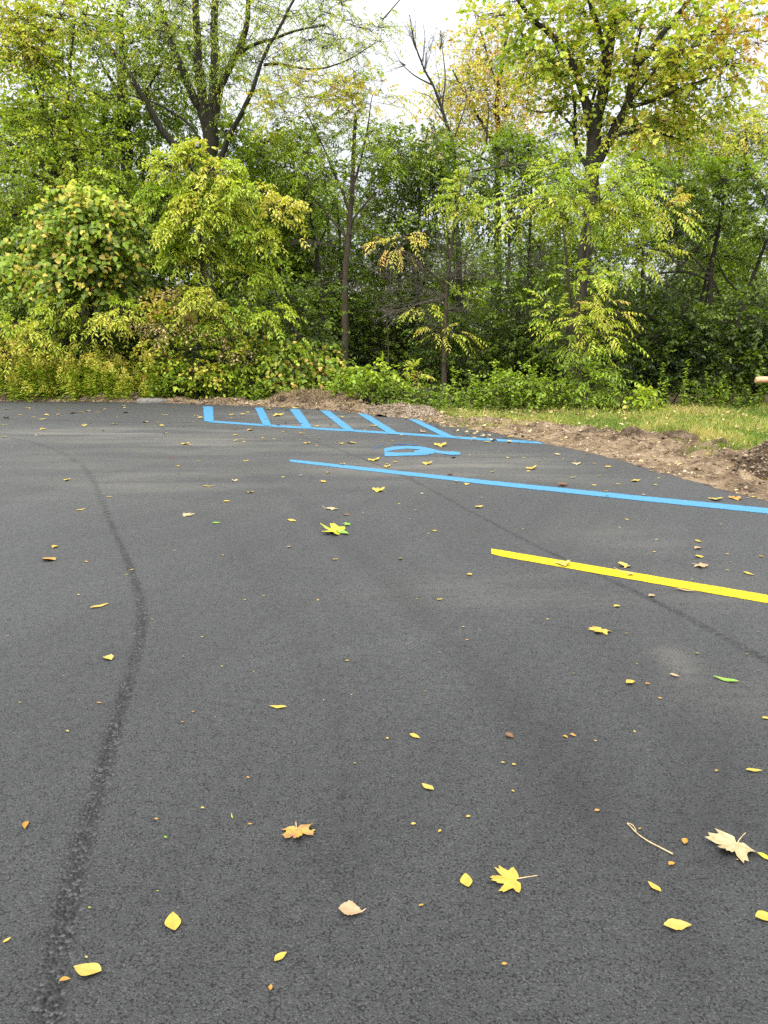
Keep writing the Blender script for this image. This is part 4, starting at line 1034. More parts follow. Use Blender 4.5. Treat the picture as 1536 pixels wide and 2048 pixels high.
def proto_tree(hue, h, n, x0=768, Y=30.0):
    k = F / Y; g = 665 + F * CAMH / Y
    return tree('background_tree', None, None, (x0, 750), Y, [(x0 + 4, g - h * k * .3), (x0 - 6, g - h * k * .6), (x0 + 3, g - h * k * .92)],
                [(x0, g - h * k * .78, h * k * .24, h * k * .2, 0, h * .24, n, hue), (x0 - h * k * .1, g - h * k * .5, h * k * .22, h * k * .16, 0, h * .22, n // 2, hue - .03), (x0 + h * k * .12, g - h * k * .42, h * k * .2, h * k * .14, 0, h * .2, n // 3, hue - .05)],
                BROAD, limbs=[([(x0 - 3, g - h * k * .45), (x0 - h * k * .12, g - h * k * .65), (x0 - h * k * .18, g - h * k * .8)], .05, .015), ([(x0, g - h * k * .4), (x0 + h * k * .12, g - h * k * .55), (x0 + h * k * .2, g - h * k * .7)], .05, .015)],
                r=(.13, .04), bark=M_BARKD, sig=.42, per=7)
bt = [proto_tree(.34, 8, 66), proto_tree(.46, 8, 62), proto_tree(.26, 7, 60)]
BT = []
for k_ in range(15): BT.append((-17 + k_ * 1.05 + rng.uniform(-.3, .3), rng.uniform(26, 34), rng.uniform(1.0, 1.5)))     # left: tall and closed
for k_ in range(13): BT.append((-1.5 + k_ * 1.4 + rng.uniform(-.5, .5), rng.uniform(27, 36), rng.uniform(.8, 1.0)))    # right: lower
for i_, (x, Y, s) in enumerate(BT):
    if i_ < 3: o = bt[i_]; o.location = (x, Y, -.1); o.scale = (s, s, s)
    else: o = copy_thing(bt[i_ % 3], (x, Y, -.1), rng.uniform(0, 6.28), s)
    left = x < -1.8
    tag(o, 'thin-trunked green tree far back in the left half of the wood' if left else 'thin-trunked green tree far back behind the thicket on the right', 'tree', 'background trees on the left' if left else 'background trees on the right')

# the wood goes on behind: one far mass
mb = MB(); m = 5200
x = rng.uniform(-30, 32, m); y = rng.uniform(36, 52, m)
top = np.array([4.3 + 2.2 * fbm(a * .22, 3.3, 31, 3) for a in x])
z = top * rng.random(m) ** .8
P = np.stack([x, y, z], 1); D = rng.normal(0, 1, (m, 3)) + [0, -.3, 0]
sprays(mb, None, P, D, np.clip(.2 + .10 * rng.normal(0, 1, m) + .02 * z, 0, .6), dict(BROAD, ls=2.6, rachis=.8))
tag(mb.obj('far_undergrowth', M_LEAF, attr='hue'), kind='stuff')
# ------------------------------------------------------------------ painted markings
def strip(mb, top, bot, z, margin=.35, n_len=None):
    """ribbon between two ground polylines, with soft margins either side (edge attribute 0 outside, 1 inside)"""
    top = np.asarray(top, float).copy(); bot = np.asarray(bot, float).copy()
    n = len(top)
    w = bot - top
    rowsv = [top - w * margin * .6, top + w * margin * .35, (top + bot) / 2, bot - w * margin * .35, bot + w * margin * .6]
    hv = [0, .82, 1, .82, 0]
    v = np.stack(rowsv, 1); v[:, :, 2] = z
    h = np.tile(np.array(hv), (n, 1)); h[0] = np.minimum(h[0], .0); h[-1] = np.minimum(h[-1], .0)
    i, j = np.meshgrid(np.arange(n - 1), np.arange(4), indexing='ij'); b = i * 5 + j
    mb.add(v.reshape(-1, 3), q=np.stack([b, b + 5, b + 6, b + 1], -1).reshape(-1, 4), h=h.ravel())
def dens(pts, k):
    pts = np.asarray(pts, float); t = np.linspace(0, len(pts) - 1, k)
    return np.stack([np.interp(t, np.arange(len(pts)), pts[:, c]) for c in range(pts.shape[1])], 1)
def stroke(mb, pts, z=.004, k=40, **kw):
    """pts (px, py, half height px)"""
    p = dens(pts, k)
    strip(mb, [gnd(a, b - h) for a, b, h in p], [gnd(a, b + h) for a, b, h in p], z, **kw)
def line(name, label, pts, mat, **kw):
    mb = MB(); stroke(mb, pts, **kw)
    return tag(mb.obj(name, mat, attr="edge"), label, 'painted line')
line('painted_line', 'long blue parking line reaching the right side below the wheelchair symbol', [(578, 921.5, 2.0), (620, 926, 2.6), (780, 944, 3.1), (980, 966, 3.8), (1250, 994, 4.3), (1536, 1022.5, 4.9), (1900, 1060, 5.6)], M_BLUE, k=90)
line('painted_line', 'thin blue line joining the near ends of the blue hatching', [(410, 842.5, 1.7), (540, 851.5, 1.75), (650, 858.5, 1.8), (800, 867.5, 1.95), (960, 878.5, 2.1), (1060, 884.5, 2.0), (1092, 887, 1.5)], M_BLUE, k=80)
line('painted_line', 'bright yellow parking line on the near right', [(982, 1103, 4.6), (1000, 1107, 5.6), (1127, 1129, 6.2), (1260, 1152, 6.6), (1400, 1176, 7.0), (1536, 1199, 7.4), (1900, 1262, 9.0)], M_YELLOW, k=90, margin=.2)
STR = [((407, 813), (425, 813), (427, 845), (409, 844), 'leftmost stripe of the blue hatching, widest and pointing straight away'),
       ((510, 815), (525, 815), (543, 853), (527, 852), 'blue stripe of the hatching, second from its left end'),
       ((579, 818), (597, 818), (626, 859), (608, 858), 'blue stripe of the hatching in front of the straw-topped heap, third from its left end'),
       ((640, 821), (657, 821), (713, 865), (694, 864), 'blue stripe of the hatching, fourth from its left end'),
       ((715, 827), (731, 827), (802, 871), (781, 870), 'blue stripe of the hatching in front of the gravel heap, fifth from its left end'),
       ((815, 838), (832, 839), (916, 878), (893, 877), 'rightmost and most slanted stripe of the blue hatching')]
for a, b_, c, d, lab in STR:
    mb = MB(); k = 24
    lft = dens([gnd(*a), gnd(*d)], k); rgt = dens([gnd(*b_), gnd(*c)], k)
    strip(mb, lft, rgt, .008, margin=.25)
    tag(mb.obj('hatch_stripe', M_BLUE, attr="edge"), lab, 'painted stripe', 'stripes of the blue hatching')
mb = MB()
for q_, s in enumerate([[(766, 901.5, 3.8), (786, 897, 3.0), (815, 894.8, 2.5), (841, 896.3, 2.9), (861, 901, 3.4), (882, 905, 2.4), (900, 906.3, 2.6), (921, 908, 1.8)],
                        [(768, 908.5, 4.0), (785, 909.2, 3.6), (804, 909, 2.9), (835, 908.3, 2.9), (858, 907, 2.8)],
                        [(828, 904.6, 2.0), (846, 903.6, 4.2), (868, 904.5, 3.6)], [(886, 907, 2.0), (905, 907.3, 3.5), (921, 908, 2.2)]]):
    stroke(mb, s, z=.004 + .0015 * q_, k=30, margin=.3)
tag(mb.obj('wheelchair_symbol', M_BLUE, attr="edge"), 'half-painted blue wheelchair symbol lying between two blue lines', 'painted symbol')
mb = MB()
for q_, s in enumerate([[(742, 900.5, .9), (757, 893, 1.0), (769, 888.5, .9)], [(784, 888, .8), (810, 889, 1.0), (838, 891, .8)]]):
    stroke(mb, s, z=.004 + .0015 * q_, k=24)
tag(mb.obj('sprayed_guide_line', M_BLUEFAINT, attr="edge"), 'faint thin blue guide strokes sprayed beside the wheelchair symbol', 'painted guide')

# ------------------------------------------------------------------ soil heaps, stone, log, rail
def mound(name, label, c, lx, ly, h, mat, rot=0, seed=0, n=70, pw=1.0, rough=.35, cat='heap', group=None):
    u = np.linspace(-1, 1, n); U, Vv = np.meshgrid(u, u, indexing='ij')
    r = np.sqrt(U ** 2 + Vv ** 2)
    z = np.zeros_like(U)
    for a in range(n):
        for b in range(n):
            x, y = U[a, b] * lx, Vv[a, b] * ly
            rr = r[a, b] * (1 + .22 * fbm(U[a, b] * 2 + seed, Vv[a, b] * 2, seed))
            e = max(0, 1 - rr ** 2.2) ** pw
            z[a, b] = h * e * (1 + rough * fbm(x * 4 + seed, y * 4, seed, 3)) + .06 * h * min(1, e * 4) * fbm(x * 16, y * 16, seed, 3) * 2.2 - .02 * (e == 0)
    cr, sr = math.cos(rot), math.sin(rot)
    V = np.stack([U * lx * cr - Vv * ly * sr, U * lx * sr + Vv * ly * cr, z], -1).reshape(-1, 3)
    i, j = np.meshgrid(np.arange(n - 1), np.arange(n - 1), indexing='ij'); b = i * n + j
    q = np.stack([b, b + n, b + n + 1, b + 1], -1).reshape(-1, 4)
    keep = (z.ravel()[q] > -.015).any(1); q = q[keep]
    mb = MB(); mb.add(V, q=q)
    root = empty(name, tuple(c)); tag(root, label, cat, group)
    mb.obj('soil', mat, root, smooth=True)
    return root, V[(z.ravel() > .02 * h)]
def fibres(mb, P, ln, r=.004, flat=.4, hue=(.3, 1)):
    n = len(P); D = nrm(rng.normal(0, 1, (n, 3)) * np.array([1, 1, flat]))
    t = np.array([0, .5, 1.]); Ls = ln * rng.uniform(.4, 1.3, n)
    pts = P[:, None] + D[:, None] * (Ls[:, None] * (t - .4))[..., None] + rng.normal(0, .015, (n, 3, 3)); 
    pts[:, :, 2] = np.maximum(pts[:, :, 2], .006)
    tubes(mb, pts, np.full((n, 3), r), 3, h=np.repeat(rng.uniform(*hue, n), 9))

c = gnd(622, 806); c[2] = -.02
root, V = mound('straw_heap', 'dark soil heap topped with dry straw beyond the blue hatching', c, 1.05, .45, .27, M_SOILD, rot=-.12, seed=3, pw=.6)
mb = MB(); P = V[rng.choice(len(V), 1500)]; P = P[P[:, 2] > .04]
P[:, 2] += .012; fibres(mb, P, .16, r=.0035, flat=.8)
o = mb.obj('straw', M_STRAW, root, attr='hue'); o["kind"] = 'stuff'
mb = MB(); P = V[rng.choice(len(V), 700)]; scatter_stones(mb, P, rng.gamma(2, .008, len(P)) + .005)
o = mb.obj('crumbs', M_LOOSE, root, attr='hue'); o["kind"] = 'stuff'
c = gnd(806, 830); c[2] = -.02
root, V = mound('gravel_heap', 'low heap of pale grey-brown gravel at the corner of the asphalt', c, .95, .5, .22, M_GRAVEL, rot=-.5, seed=8, pw=.8, rough=.2)
mb = MB(); P = V[rng.choice(len(V), 2600)]; P[:, 2] += .002; scatter_stones(mb, P, rng.gamma(2.2, .005, len(P)) + .004)
o = mb.obj('gravel', M_LOOSE, root, attr='hue'); o["kind"] = 'stuff'
c = gnd(1575, 948); c[2] = 0
root, V = mound('soil_heap', 'brown soil heap with a dark hollow at the right edge', c, .62, .55, .38, M_SOILD, seed=14, pw=.9)
mb = MB(); P = V[rng.choice(len(V), 1500)]; scatter_stones(mb, P, rng.gamma(2.2, .006, len(P)) + .004); fibres(mb, V[rng.choice(len(V), 200)], .09, r=.002)
o = mb.obj('crumbs', M_LOOSE, root, attr='hue'); o["kind"] = 'stuff'
for px, py, lx, h, lab in [(1275, 884, .42, .16, 'largest dark clod on the bare soil beside the lawn'), (1355, 880, .30, .11, 'dark clod right of the largest one, at the lawn edge'), (1440, 903, .16, .14, 'small upright dark clod beside the tuft of grass near the right soil heap'),
                           (1190, 872, .30, .08, 'flat dark clod at the left of the bare soil by the lawn'), (1520, 944, .13, .13, 'clod standing in for the dark hollow of the soil heap at the right edge'), (1350, 915, .16, .05, 'low brown clod in the middle of the bare soil')]:  # the clod at the soil heap stands in for its dark hollow
    c = gnd(px, py); c[2] = .03
    root, V = mound('soil_clod', lab, c, lx, lx * .5, h, M_SOILD, rot=rng.uniform(-.3, .3), seed=px, n=34, rough=.6, pw=.7, cat='clod', group='dark clods on the bare soil')
    mb = MB(); fibres(mb, V[rng.choice(len(V), 90)], .08, r=.0022, hue=(0, .6)); o = mb.obj('roots', M_STRAW, root, attr='hue'); o["kind"] = 'stuff'
for px, py, lx, h, lab in [(30, 799, .40, .10, 'dark soil lump at the left edge below the goldenrod'), (150, 801, .8, .09, 'long dark soil lump below the goldenrod'), (228, 801, .22, .10, 'small round soil lump at the right end of the goldenrod'), (350, 803, .5, .10, 'dark soil lump right of the flat grey stone')]:
    c = gnd(px, py); c[1] += .25; c[2] = 0
    mound('soil_lump', lab, c, lx, .25, h, M_SOILD, seed=px, n=34, rough=.5, pw=.6, cat='clod', group='soil lumps along the far asphalt edge')
mb = MB()
for px, py, n_, s in [(70, 799, 130, .14), (45, 796, 60, .1), (150, 801, 70, .13), (440, 809, 60, .3), (700, 815, 60, .2)]:
    c = gnd(px, py) + [0, .15, .10]; fibres(mb, c + rng.normal(0, 1, (n_, 3)) * [s, s * .6, .02], .16, r=.004, hue=(.5, 1))
P = verge_points(700, 1.0, 5.5, .1, .95); fibres(mb, P + [0, 0, .01], .07, r=.0022, hue=(.2, 1))
tag(mb.obj('straw_litter', M_STRAW, attr='hue'), kind='stuff')
# flat stone
u = bpy.data.meshes.new('stone'); 
c = gnd(300, 806); c[2] = 0
mb = MB(); n_ = 26; th = np.linspace(0, 2 * math.pi, n_, endpoint=False); rings = []
for f, z in ((1, -.02), (1.0, .03), (.93, .065), (.72, .085), (.35, .095), (.02, .098)):
    rr = f * (1 + .12 * np.sin(3 * th + 1) + .06 * np.sin(5 * th))
    rings.append(np.stack([.38 * rr * np.cos(th), .15 * rr * np.sin(th), z + .012 * np.cos(th * 2 + f * 2)], 1))
k, s_ = np.meshgrid(np.arange(5), np.arange(n_), indexing='ij'); b = k * n_
mb.add(np.concatenate(rings), q=np.stack([b + s_, b + (s_ + 1) % n_, b + n_ + (s_ + 1) % n_, b + n_ + s_], -1).reshape(-1, 4))
o = mb.obj('flat_stone', M_STONE, smooth=True); o.location = tuple(c + [0, .12, 0]); tag(o, 'flat grey stone lying at the far asphalt edge right of the goldenrod', 'stone')
# log rail
def log(name, label, a, b_, r, parent=None, cat='log'):
    a, b_ = np.array(a, float), np.array(b_, float); ax = nrm(b_ - a)
    root = empty(name, tuple(a)) if parent is None else parent
    t = np.linspace(0, 1, 16); p = a + (b_ - a) * t[:, None]; p[1:-1] += rng.normal(0, r * .05, (14, 3))
    rr = np.full(16, r) * (1 + rng.normal(0, .025, 16)); rr[0] *= .86; rr[-1] *= .86
    p = np.concatenate([[p[0]], [p[0] + ax * r * .16], p[1:-1], [p[-1] - ax * r * .16], [p[-1]]]); rr = np.concatenate([[rr[0]], [r], rr[1:-1], [r], [rr[-1]]])
    o0 = np.array(root.location)
    mb = MB(); tubes(mb, p, rr, 16)
    mb.obj('pole', M_WOOD, root, origin=o0, smooth=True)
    for e, sgn in ((p[0], -1), (p[-1], 1)):
        mb = MB()
        th = np.arange(16) * 2 * math.pi / 16; uu = nrm(np.cross(ax, UP)); ww = np.cross(ax, uu)
        cc = e + ax * sgn * .003
        mb.add(np.concatenate([[cc], cc + rr[0] * .99 * (np.cos(th)[:, None] * uu + np.sin(th)[:, None] * ww)]), t=[[0, 1 + i, 1 + (i + 1) % 16] for i in range(16)])
        mb.obj('cut_end', M_WOODEND, root, origin=o0)
    if parent is None: tag(root, label, cat)
    return root
a = at(1511, 760, 14.6); b_ = at(1760, 757, 14.2)
rail = log('wooden_rail', 'peeled round log rail sticking in from the right edge above the lawn', a, b_, .062, cat='rail')
mb = MB(); pp = at(1640, 760, 14.52); mb2 = np.array([[pp[0], pp[1], z] for z in (-.2, .3, .55, .78)]); tubes(mb, mb2, np.array([.075, .07, .07, .066]), 14)
th = np.arange(14) * 2 * math.pi / 14; mb.add(np.concatenate([[mb2[-1]], mb2[-1] + .066 * np.stack([np.cos(th), np.sin(th), th * 0], 1)]), t=[[0, 1 + i, 1 + (i + 1) % 14] for i in range(14)])
mb.obj('post', M_WOOD, rail, origin=np.array(rail.location), smooth=True)
log('short_log', 'short brown piece of log at the back of the lawn beside the seedling', gnd(1298, 807) + [0, .2, .10], gnd(1322, 812) + [0, .3, .05], .05)

# ------------------------------------------------------------------ lawn
LB = np.array([gnd(*p)[:2] for p in [(880, 846), (930, 858), (1000, 862), (1060, 860), (1180, 857), (1303, 870), (1366, 873), (1440, 890), (1493, 890), (1536, 893), (1700, 905), (2400, 1000)]])
LB = LB[np.argsort(LB[:, 0])]
def lawn_lo(x): return np.interp(x, LB[:, 0], LB[:, 1])
lx = np.arange(.5, 14, .12); ly = np.linspace(0, 1, 50)
LX, LR = np.meshgrid(lx, ly, indexing='ij')
LO = lawn_lo(lx)[:, None] - .5
LY = LO + LR * (17.6 - LO)
LZ = np.array([-.045 + .03 * fbm(x * .8, y * .8, 5) + .02 * fbm(x * 5, y * 5, 6) - (.12 if t_ == 0 else 0) for x, y, t_ in zip(LX.ravel(), LY.ravel(), LR.ravel())])
i, j = np.meshgrid(np.arange(len(lx) - 1), np.arange(49), indexing='ij'); b = i * 50 + j
mb = MB(); mb.add(np.stack([LX.ravel(), LY.ravel(), LZ], 1), q=np.stack([b, b + 50, b + 51, b + 1], -1).reshape(-1, 4))
tag(mb.obj('lawn', M_LAWNBASE, smooth=True), kind='structure')
def grass(n, x0, x1, lo_off, hmul=1.0):
    x = rng.uniform(x0, x1, n * 2); y = rng.uniform(8, 17.2, n * 2)
    f = np.array([fbm(a * 1.2, b_ * 1.2, 7) for a, b_ in zip(x, y)])
    lo = lawn_lo(x) + lo_off + .22 * f
    thin = rng.random(n * 2) < np.clip((y - lo) / .5, 0, 1) * np.clip(1.0 + .9 * f, .25, 1)
    k = (y > lo) & thin & (y < 17.0) & (x / y < .62)
    x, y, f = x[k][:n], y[k][:n], f[k][:n]; m = len(x)
    g = np.array([fbm(a * .7, b_ * .7, 17) for a, b_ in zip(x, y)])
    P = np.stack([x, y, np.full(m, -.05)], 1)
    A = np.stack([rng.normal(0, .42, m), rng.normal(0, .42, m), np.ones(m)], 1)
    Ln = (rng.gamma(5, .015, m) + .03) * hmul * (1 + .4 * g)
    Nn = rng.normal(0, 1, (m, 3))
    hue = np.clip(.50 + .42 * g + rng.normal(0, .19, m), 0, 1)
    A = nrm(A); S = nrm(np.cross(A, Nn)); wd = rng.uniform(.005, .010, m)[:, None]
    mid = P + A * Ln[:, None] * .55; tip = P + A * Ln[:, None] * .95 + np.stack([A[:, 0], A[:, 1], np.zeros(m)], 1) * Ln[:, None] * .5
    v = np.stack([P - S * wd, P + S * wd, mid + S * wd * .7, tip, mid - S * wd * .7], 1)
    off = (np.arange(m) * 5)[:, None, None]
    mbg.add(v.reshape(-1, 3), t=(np.array([[0, 1, 2], [0, 2, 4], [4, 2, 3]])[None] + off).reshape(-1, 3), h=np.repeat(hue, 5))
mbg = MB(); grass(62000, .8, 10, 0); grass(1800, 1.2, 6, -.5, .9)
for px, py, n_, s in [(1445, 912, 900, .16), (1430, 920, 500, .12), (1340, 872, 300, .15)]:
    c = gnd(px, py); m = n_; P = np.stack([c[0] + rng.normal(0, s, m), c[1] + rng.normal(0, s * 1.2, m), np.full(m, .03)], 1)
    leaf_geo(mbg, P, np.stack([rng.normal(0, .4, m), rng.normal(0, .4, m), np.ones(m)], 1), rng.normal(0, 1, (m, 3)), rng.uniform(.07, .17, m), .010, rng.normal(.45, .15, m), 'rh')
tag(mbg.obj('grass', M_GRASS, attr='hue'), kind='stuff')
mb = MB(); m = 900
x = rng.uniform(.8, 9, m); y = lawn_lo(x) + rng.uniform(-.3, 1, m) ** 1 * (17.2 - lawn_lo(x)); P = np.stack([x, y, rng.uniform(.0, .06, m)], 1)
m2 = 260; x2 = rng.uniform(.9, 5, m2); P2 = np.stack([x2, rng.uniform(14.6, 16.2, m2), rng.uniform(0, .08, m2)], 1); P = np.concatenate([P, P2]); m += m2
leaf_geo(mb, P, rng.normal(0, 1, (m, 3)) * [1, 1, .25], UP + rng.normal(0, .35, (m, 3)), rng.uniform(.05, .10, m), rng.uniform(.035, .07, m), rng.beta(1.4, 1.2, m), 'ov')
P = verge_points(240, -9, 6, .02, .95) + [0, 0, .012]; m = len(P)
leaf_geo(mb, P, rng.normal(0, 1, (m, 3)) * [1, 1, .25], UP + rng.normal(0, .35, (m, 3)), rng.uniform(.04, .09, m), rng.uniform(.03, .06, m), rng.beta(2, 1.2, m), 'ov')
tag(mb.obj('leaf_litter', M_DRYLEAF, attr='hue'), kind='stuff')

# ------------------------------------------------------------------ fallen leaves on the asphalt
def leaf_oval(L_, W_, curl, bend, jag=0., nl=16, sk=.8):
    t = np.linspace(0, 1, nl); half = np.sin(math.pi * t ** sk) ** 1.0; half[0] = .03; half[-1] = .01
    s = np.array([-1, -.5, 0, .5, 1.])
    jg = 1 + jag * rng.normal(0, 1, (nl, 5)) * np.abs(s)
    x = t[:, None] * L_ + 0 * s; y = half[:, None] * s * W_ / 2 * jg
    x = x + bend * L_ * .25 * 0 + (jag * .3 * L_ * rng.normal(0, .3, (nl, 5)))
    y = y + .08 * W_ * np.sin(t * 3.1)[:, None]
    z = curl * (np.abs(y)) * .9 + bend * L_ * ((t[:, None] - .5) ** 2) * 1.2 + .015 * L_ * np.sin(t * 9)[:, None] * np.abs(s)
    v = np.stack([x - L_ / 2, y, z], -1).reshape(-1, 3)
    i, j = np.meshgrid(np.arange(nl - 1), np.arange(4), indexing='ij'); b = i * 5 + j
    vein = np.tile(np.array([0, 0, 1, 0, 0.]), (nl, 1)).ravel()
    return v, np.stack([b, b + 5, b + 6, b + 1], -1).reshape(-1, 4), vein
# silver-maple outline as (angle from the stalk in degrees, radius), one half
MAPLE_OUT = [(0, 1.0), (6, .82), (10, .88), (14, .66), (19, .70), (26, .44), (31, .58), (35, .66), (42, .92), (47, .76), (53, .82), (60, .60), (67, .50), (76, .50), (86, .60), (95, .70), (103, .56), (116, .42), (140, .24), (165, .07)]
def leaf_maple(R_, curl, rumple, sparse=0):
    ang = np.array([a for a, r in MAPLE_OUT] + [-a for a, r in MAPLE_OUT[:0:-1]]); rad = np.array([r for a, r in MAPLE_OUT] + [r for a, r in MAPLE_OUT[:0:-1]])
    rad = rad * (1 + rng.normal(0, .05, len(rad)))
    a = np.radians(ang); n = len(a)
    fr = [.0, .35, .7, 1.0]; vs, ve = [[[0, 0, 0]]], [[.7]]
    for f in fr[1:]:
        x = f * rad * np.cos(a) * R_; y = f * rad * np.sin(a) * R_
        z = curl * R_ * (f * rad) ** 2 + rumple * R_ * np.sin(a * 5 + 1) * (f * rad) * .5
        vs.append(np.stack([x, y, z], 1)); ve.append(np.where(np.isin(np.abs(ang), (0, 42, 95)), 1.0, 0.0) * (1 - f * .4))
    v = np.concatenate([np.array(q_, float) for q_ in vs]); ve = np.concatenate([np.array(e, float) for e in ve])
    t = [[0, 1 + i, 1 + (i + 1) % n] for i in range(n)]
    q = [[1 + k * n + i, 1 + (k + 1) * n + i, 1 + (k + 1) * n + (i + 1) % n, 1 + k * n + (i + 1) % n] for k in range(2) for i in range(n)]
    v[:, 0] -= R_ * .35
    return v, q, t, ve
def finish_leaf(name, mb, pos, yaw, mat, tilt=0., roll=0.):
    v = np.concatenate(mb.v)
    cz, sz = math.cos(roll), math.sin(roll)
    R1 = np.array([[1, 0, 0], [0, cz, -sz], [0, sz, cz]]); ct, st = math.cos(tilt), math.sin(tilt)
    R2 = np.array([[ct, 0, st], [0, 1, 0], [-st, 0, ct]])
    v = v @ (R2 @ R1).T; v[:, 2] -= v[:, 2].min(); mb.v = [v]
    mb.h = [np.concatenate(mb.h)]
    o = mb.obj(name, mat, smooth=True, attr='vein'); o.location = tuple(pos); o.rotation_euler = (0, 0, yaw)
    return o
def px_m(px, py): return np.linalg.norm(gnd(px, py) - np.array([0, 0, CAMH])) / F     # metres per pixel across
LEAF_N = [0]
def put_leaf(kind, a, b_, mat, label, group=None, wr=.45, curl=.3, bend=.15, z=.004, tilt=0., stalk=None, jag=0.):
    if a[1] < 1080: curl, bend = curl * .6, bend * .6
    if a[1] < 1000:
        ym, dx = (a[1] + b_[1]) / 2, abs(b_[0] - a[0]); h_ = min(abs(b_[1] - a[1]) / 2, .05 * dx) * (1 if b_[1] > a[1] else -1); a, b_ = (a[0], ym - h_), (b_[0], ym + h_)
    A = gnd(*a); B = gnd(*b_); d = B - A; Ln = np.linalg.norm(d); yaw = math.atan2(d[1], d[0]); pos = (A + B) / 2; pos[2] = z
    mb = MB()
    if kind == 'maple':
        v, q, t, ve = leaf_maple(Ln * .80, curl, bend); mb.add(v, q=q, t=t, h=ve); nm = 'maple_leaf'
    else:
        v, q, ve = leaf_oval(Ln, Ln * wr, curl, bend, jag); mb.add(v, q=q, h=ve); nm = {'curl': 'curled_leaf', 'slender': 'slender_leaf', 'leaflet': 'leaflet'}.get(kind, 'oval_leaf')
    o = finish_leaf(nm, mb, pos, yaw, FM[mat], tilt, rng.normal(0, .06))
    tag(o, label, 'leaf', group)
    if stalk:
        p = [gnd(*s) - pos for s in stalk]; c_, s_ = math.cos(-yaw), math.sin(-yaw)
        p = np.array([[x * c_ - y * s_, x * s_ + y * c_, .004 + .004 * i_] for i_, (x, y, _) in enumerate(p)])
        sm_ = MB(); pp_ = resample(smooth_poly(p, 1), .012); tubes(sm_, pp_, np.linspace(.0016, .0011, len(pp_)), 5)
        sm_.obj('stalk', M_STALK, o, smooth=True)
    LEAF_N[0] += 1
    return o
# near leaves, traced one by one (base -> tip in photograph pixels)
PL = put_leaf
PL('oval', (350, 1864), (346, 1827), 'y', 'upright pointed yellow leaf near the bottom left, left of the tan curled leaf', wr=.62, curl=.25)
PL('oval', (203, 1946), (147, 1937), 'p', 'largest pale yellow oval leaf in the bottom left corner', wr=.60, curl=.3)
PL('curl', (118, 1967), (142, 1960), 'o', 'small folded orange leaf just below the largest pale yellow oval leaf', wr=.4, curl=1.2, tilt=.1)
PL('oval', (549, 1925), (574, 1907), 'y', 'small yellow oval leaf at the bottom, below the tan curled leaf', wr=.52)
PL('leaflet', (541, 1983), (543, 1971), 'o', 'tiny orange leaflet nearest the bottom edge', wr=.6, curl=.6)
PL('curl', (677, 1821), (726, 1830), 't', 'tan curled lobed leaf lying alone near the bottom middle', wr=.62, curl=.55, bend=.35, jag=.10, stalk=[(722, 1829), (732, 1824)])
PL('slender', (6, 1888), (23, 1877), 'y', 'yellow leaf cut by the left edge near the bottom', wr=.4)
PL('oval', (937, 1777), (931, 1749), 'y', 'plain yellow oval leaf beside the big yellow maple leaf', wr=.62, curl=.2)
PL('maple', (1044, 1763), (976, 1762), 'y', 'big bright yellow maple leaf lying with its stalk to the right', curl=.10, bend=.10, stalk=[(1034, 1762), (1052, 1761), (1074, 1760)])
PL('leaflet', (838, 1815), (848, 1811), 'o', 'tiny orange leaflet left of the big yellow maple leaf', wr=.5, curl=.6)
PL('leaflet', (1003, 1931), (1015, 1930), 'o', 'tiny orange leaflet alone below the big yellow maple leaf', wr=.5, curl=.6)
PL('oval', (1322, 1786), (1295, 1765), 'y', 'deep yellow pointed leaf below the bent twig', wr=.40, curl=.4)
PL('oval', (1327, 1854), (1383, 1854), 'p', 'torn pale yellow leaf near the bottom right', wr=.48, curl=.25, jag=.08)
PL('oval', (1510, 1836), (1552, 1838), 'y', 'orange-yellow leaf cut by the right edge near the bottom', wr=.62)
PL('leaflet', (1337, 1732), (1350, 1728), 'o', 'small brown-orange leaflet under the end of the bent twig', wr=.6, curl=.6)
PL('slender', (1514, 1708), (1548, 1726), 'l', 'lime yellow leaf cut by the right edge beside the beige maple leaf', wr=.35)
PL('maple', (1480, 1683), (1436, 1716), 'w', 'faded beige maple leaf with a long curved stalk', curl=.2, bend=.25, stalk=[(1472, 1694), (1480, 1682), (1490, 1674)])
PL('leaflet', (1368, 1690), (1373, 1679), 'o', 'small orange leaflet between the bent twig and the beige maple leaf', wr=.6, curl=.6)
PL('leaflet', (1189, 1624), (1200, 1622), 'o', 'small orange leaflet above the bent twig', wr=.55, curl=.6)
PL('oval', (1491, 1542), (1525, 1544), 'y', 'yellow pointed leaf at the right above the beige maple leaf', wr=.36, curl=.3)
PL('curl', (1009, 1471), (1028, 1478), 'b', 'curled brown leaf in the middle of the dark patch of asphalt', wr=.55, curl=.9, bend=.3)
PL('curl', (1125, 1473), (1136, 1478), 'o', 'left one of two small orange-brown leaves lying side by side', wr=.45, curl=.9)
PL('curl', (1139, 1470), (1153, 1475), 'o', 'right one of two small orange-brown leaves lying side by side', wr=.4, curl=.9)
PL('oval', (819, 1470), (840, 1479), 'y', 'yellow pointed leaf in the middle, upper of two in a column', wr=.42, curl=.35)
PL('oval', (867, 1582), (843, 1569), 'p', 'yellow pointed leaf in the middle, lower of two in a column', wr=.5, curl=.35)
PL('maple', (594, 1652), (598, 1690), 'k', 'yellow and pink maple leaf curled up at its side', curl=.22, bend=.22, stalk=[(593, 1664), (592, 1650)])
PL('slender', (465, 1640), (463, 1628), 'l', 'thin pale sliver of stem standing left of the yellow and pink maple leaf', wr=.12, curl=0)
PL('curl', (50, 1660), (57, 1644), 'o', 'folded orange-yellow leaf near the left edge', wr=.45, curl=1.2)
PL('slender', (180, 1218), (219, 1209), 'y', 'slender yellow leaf left of the coarse asphalt joint', wr=.26, curl=.25)
PL('oval', (209, 1315), (223, 1322), 'p', 'stubby pale yellow leaf fragment left of the coarse joint', wr=.8, curl=.5, jag=.1)
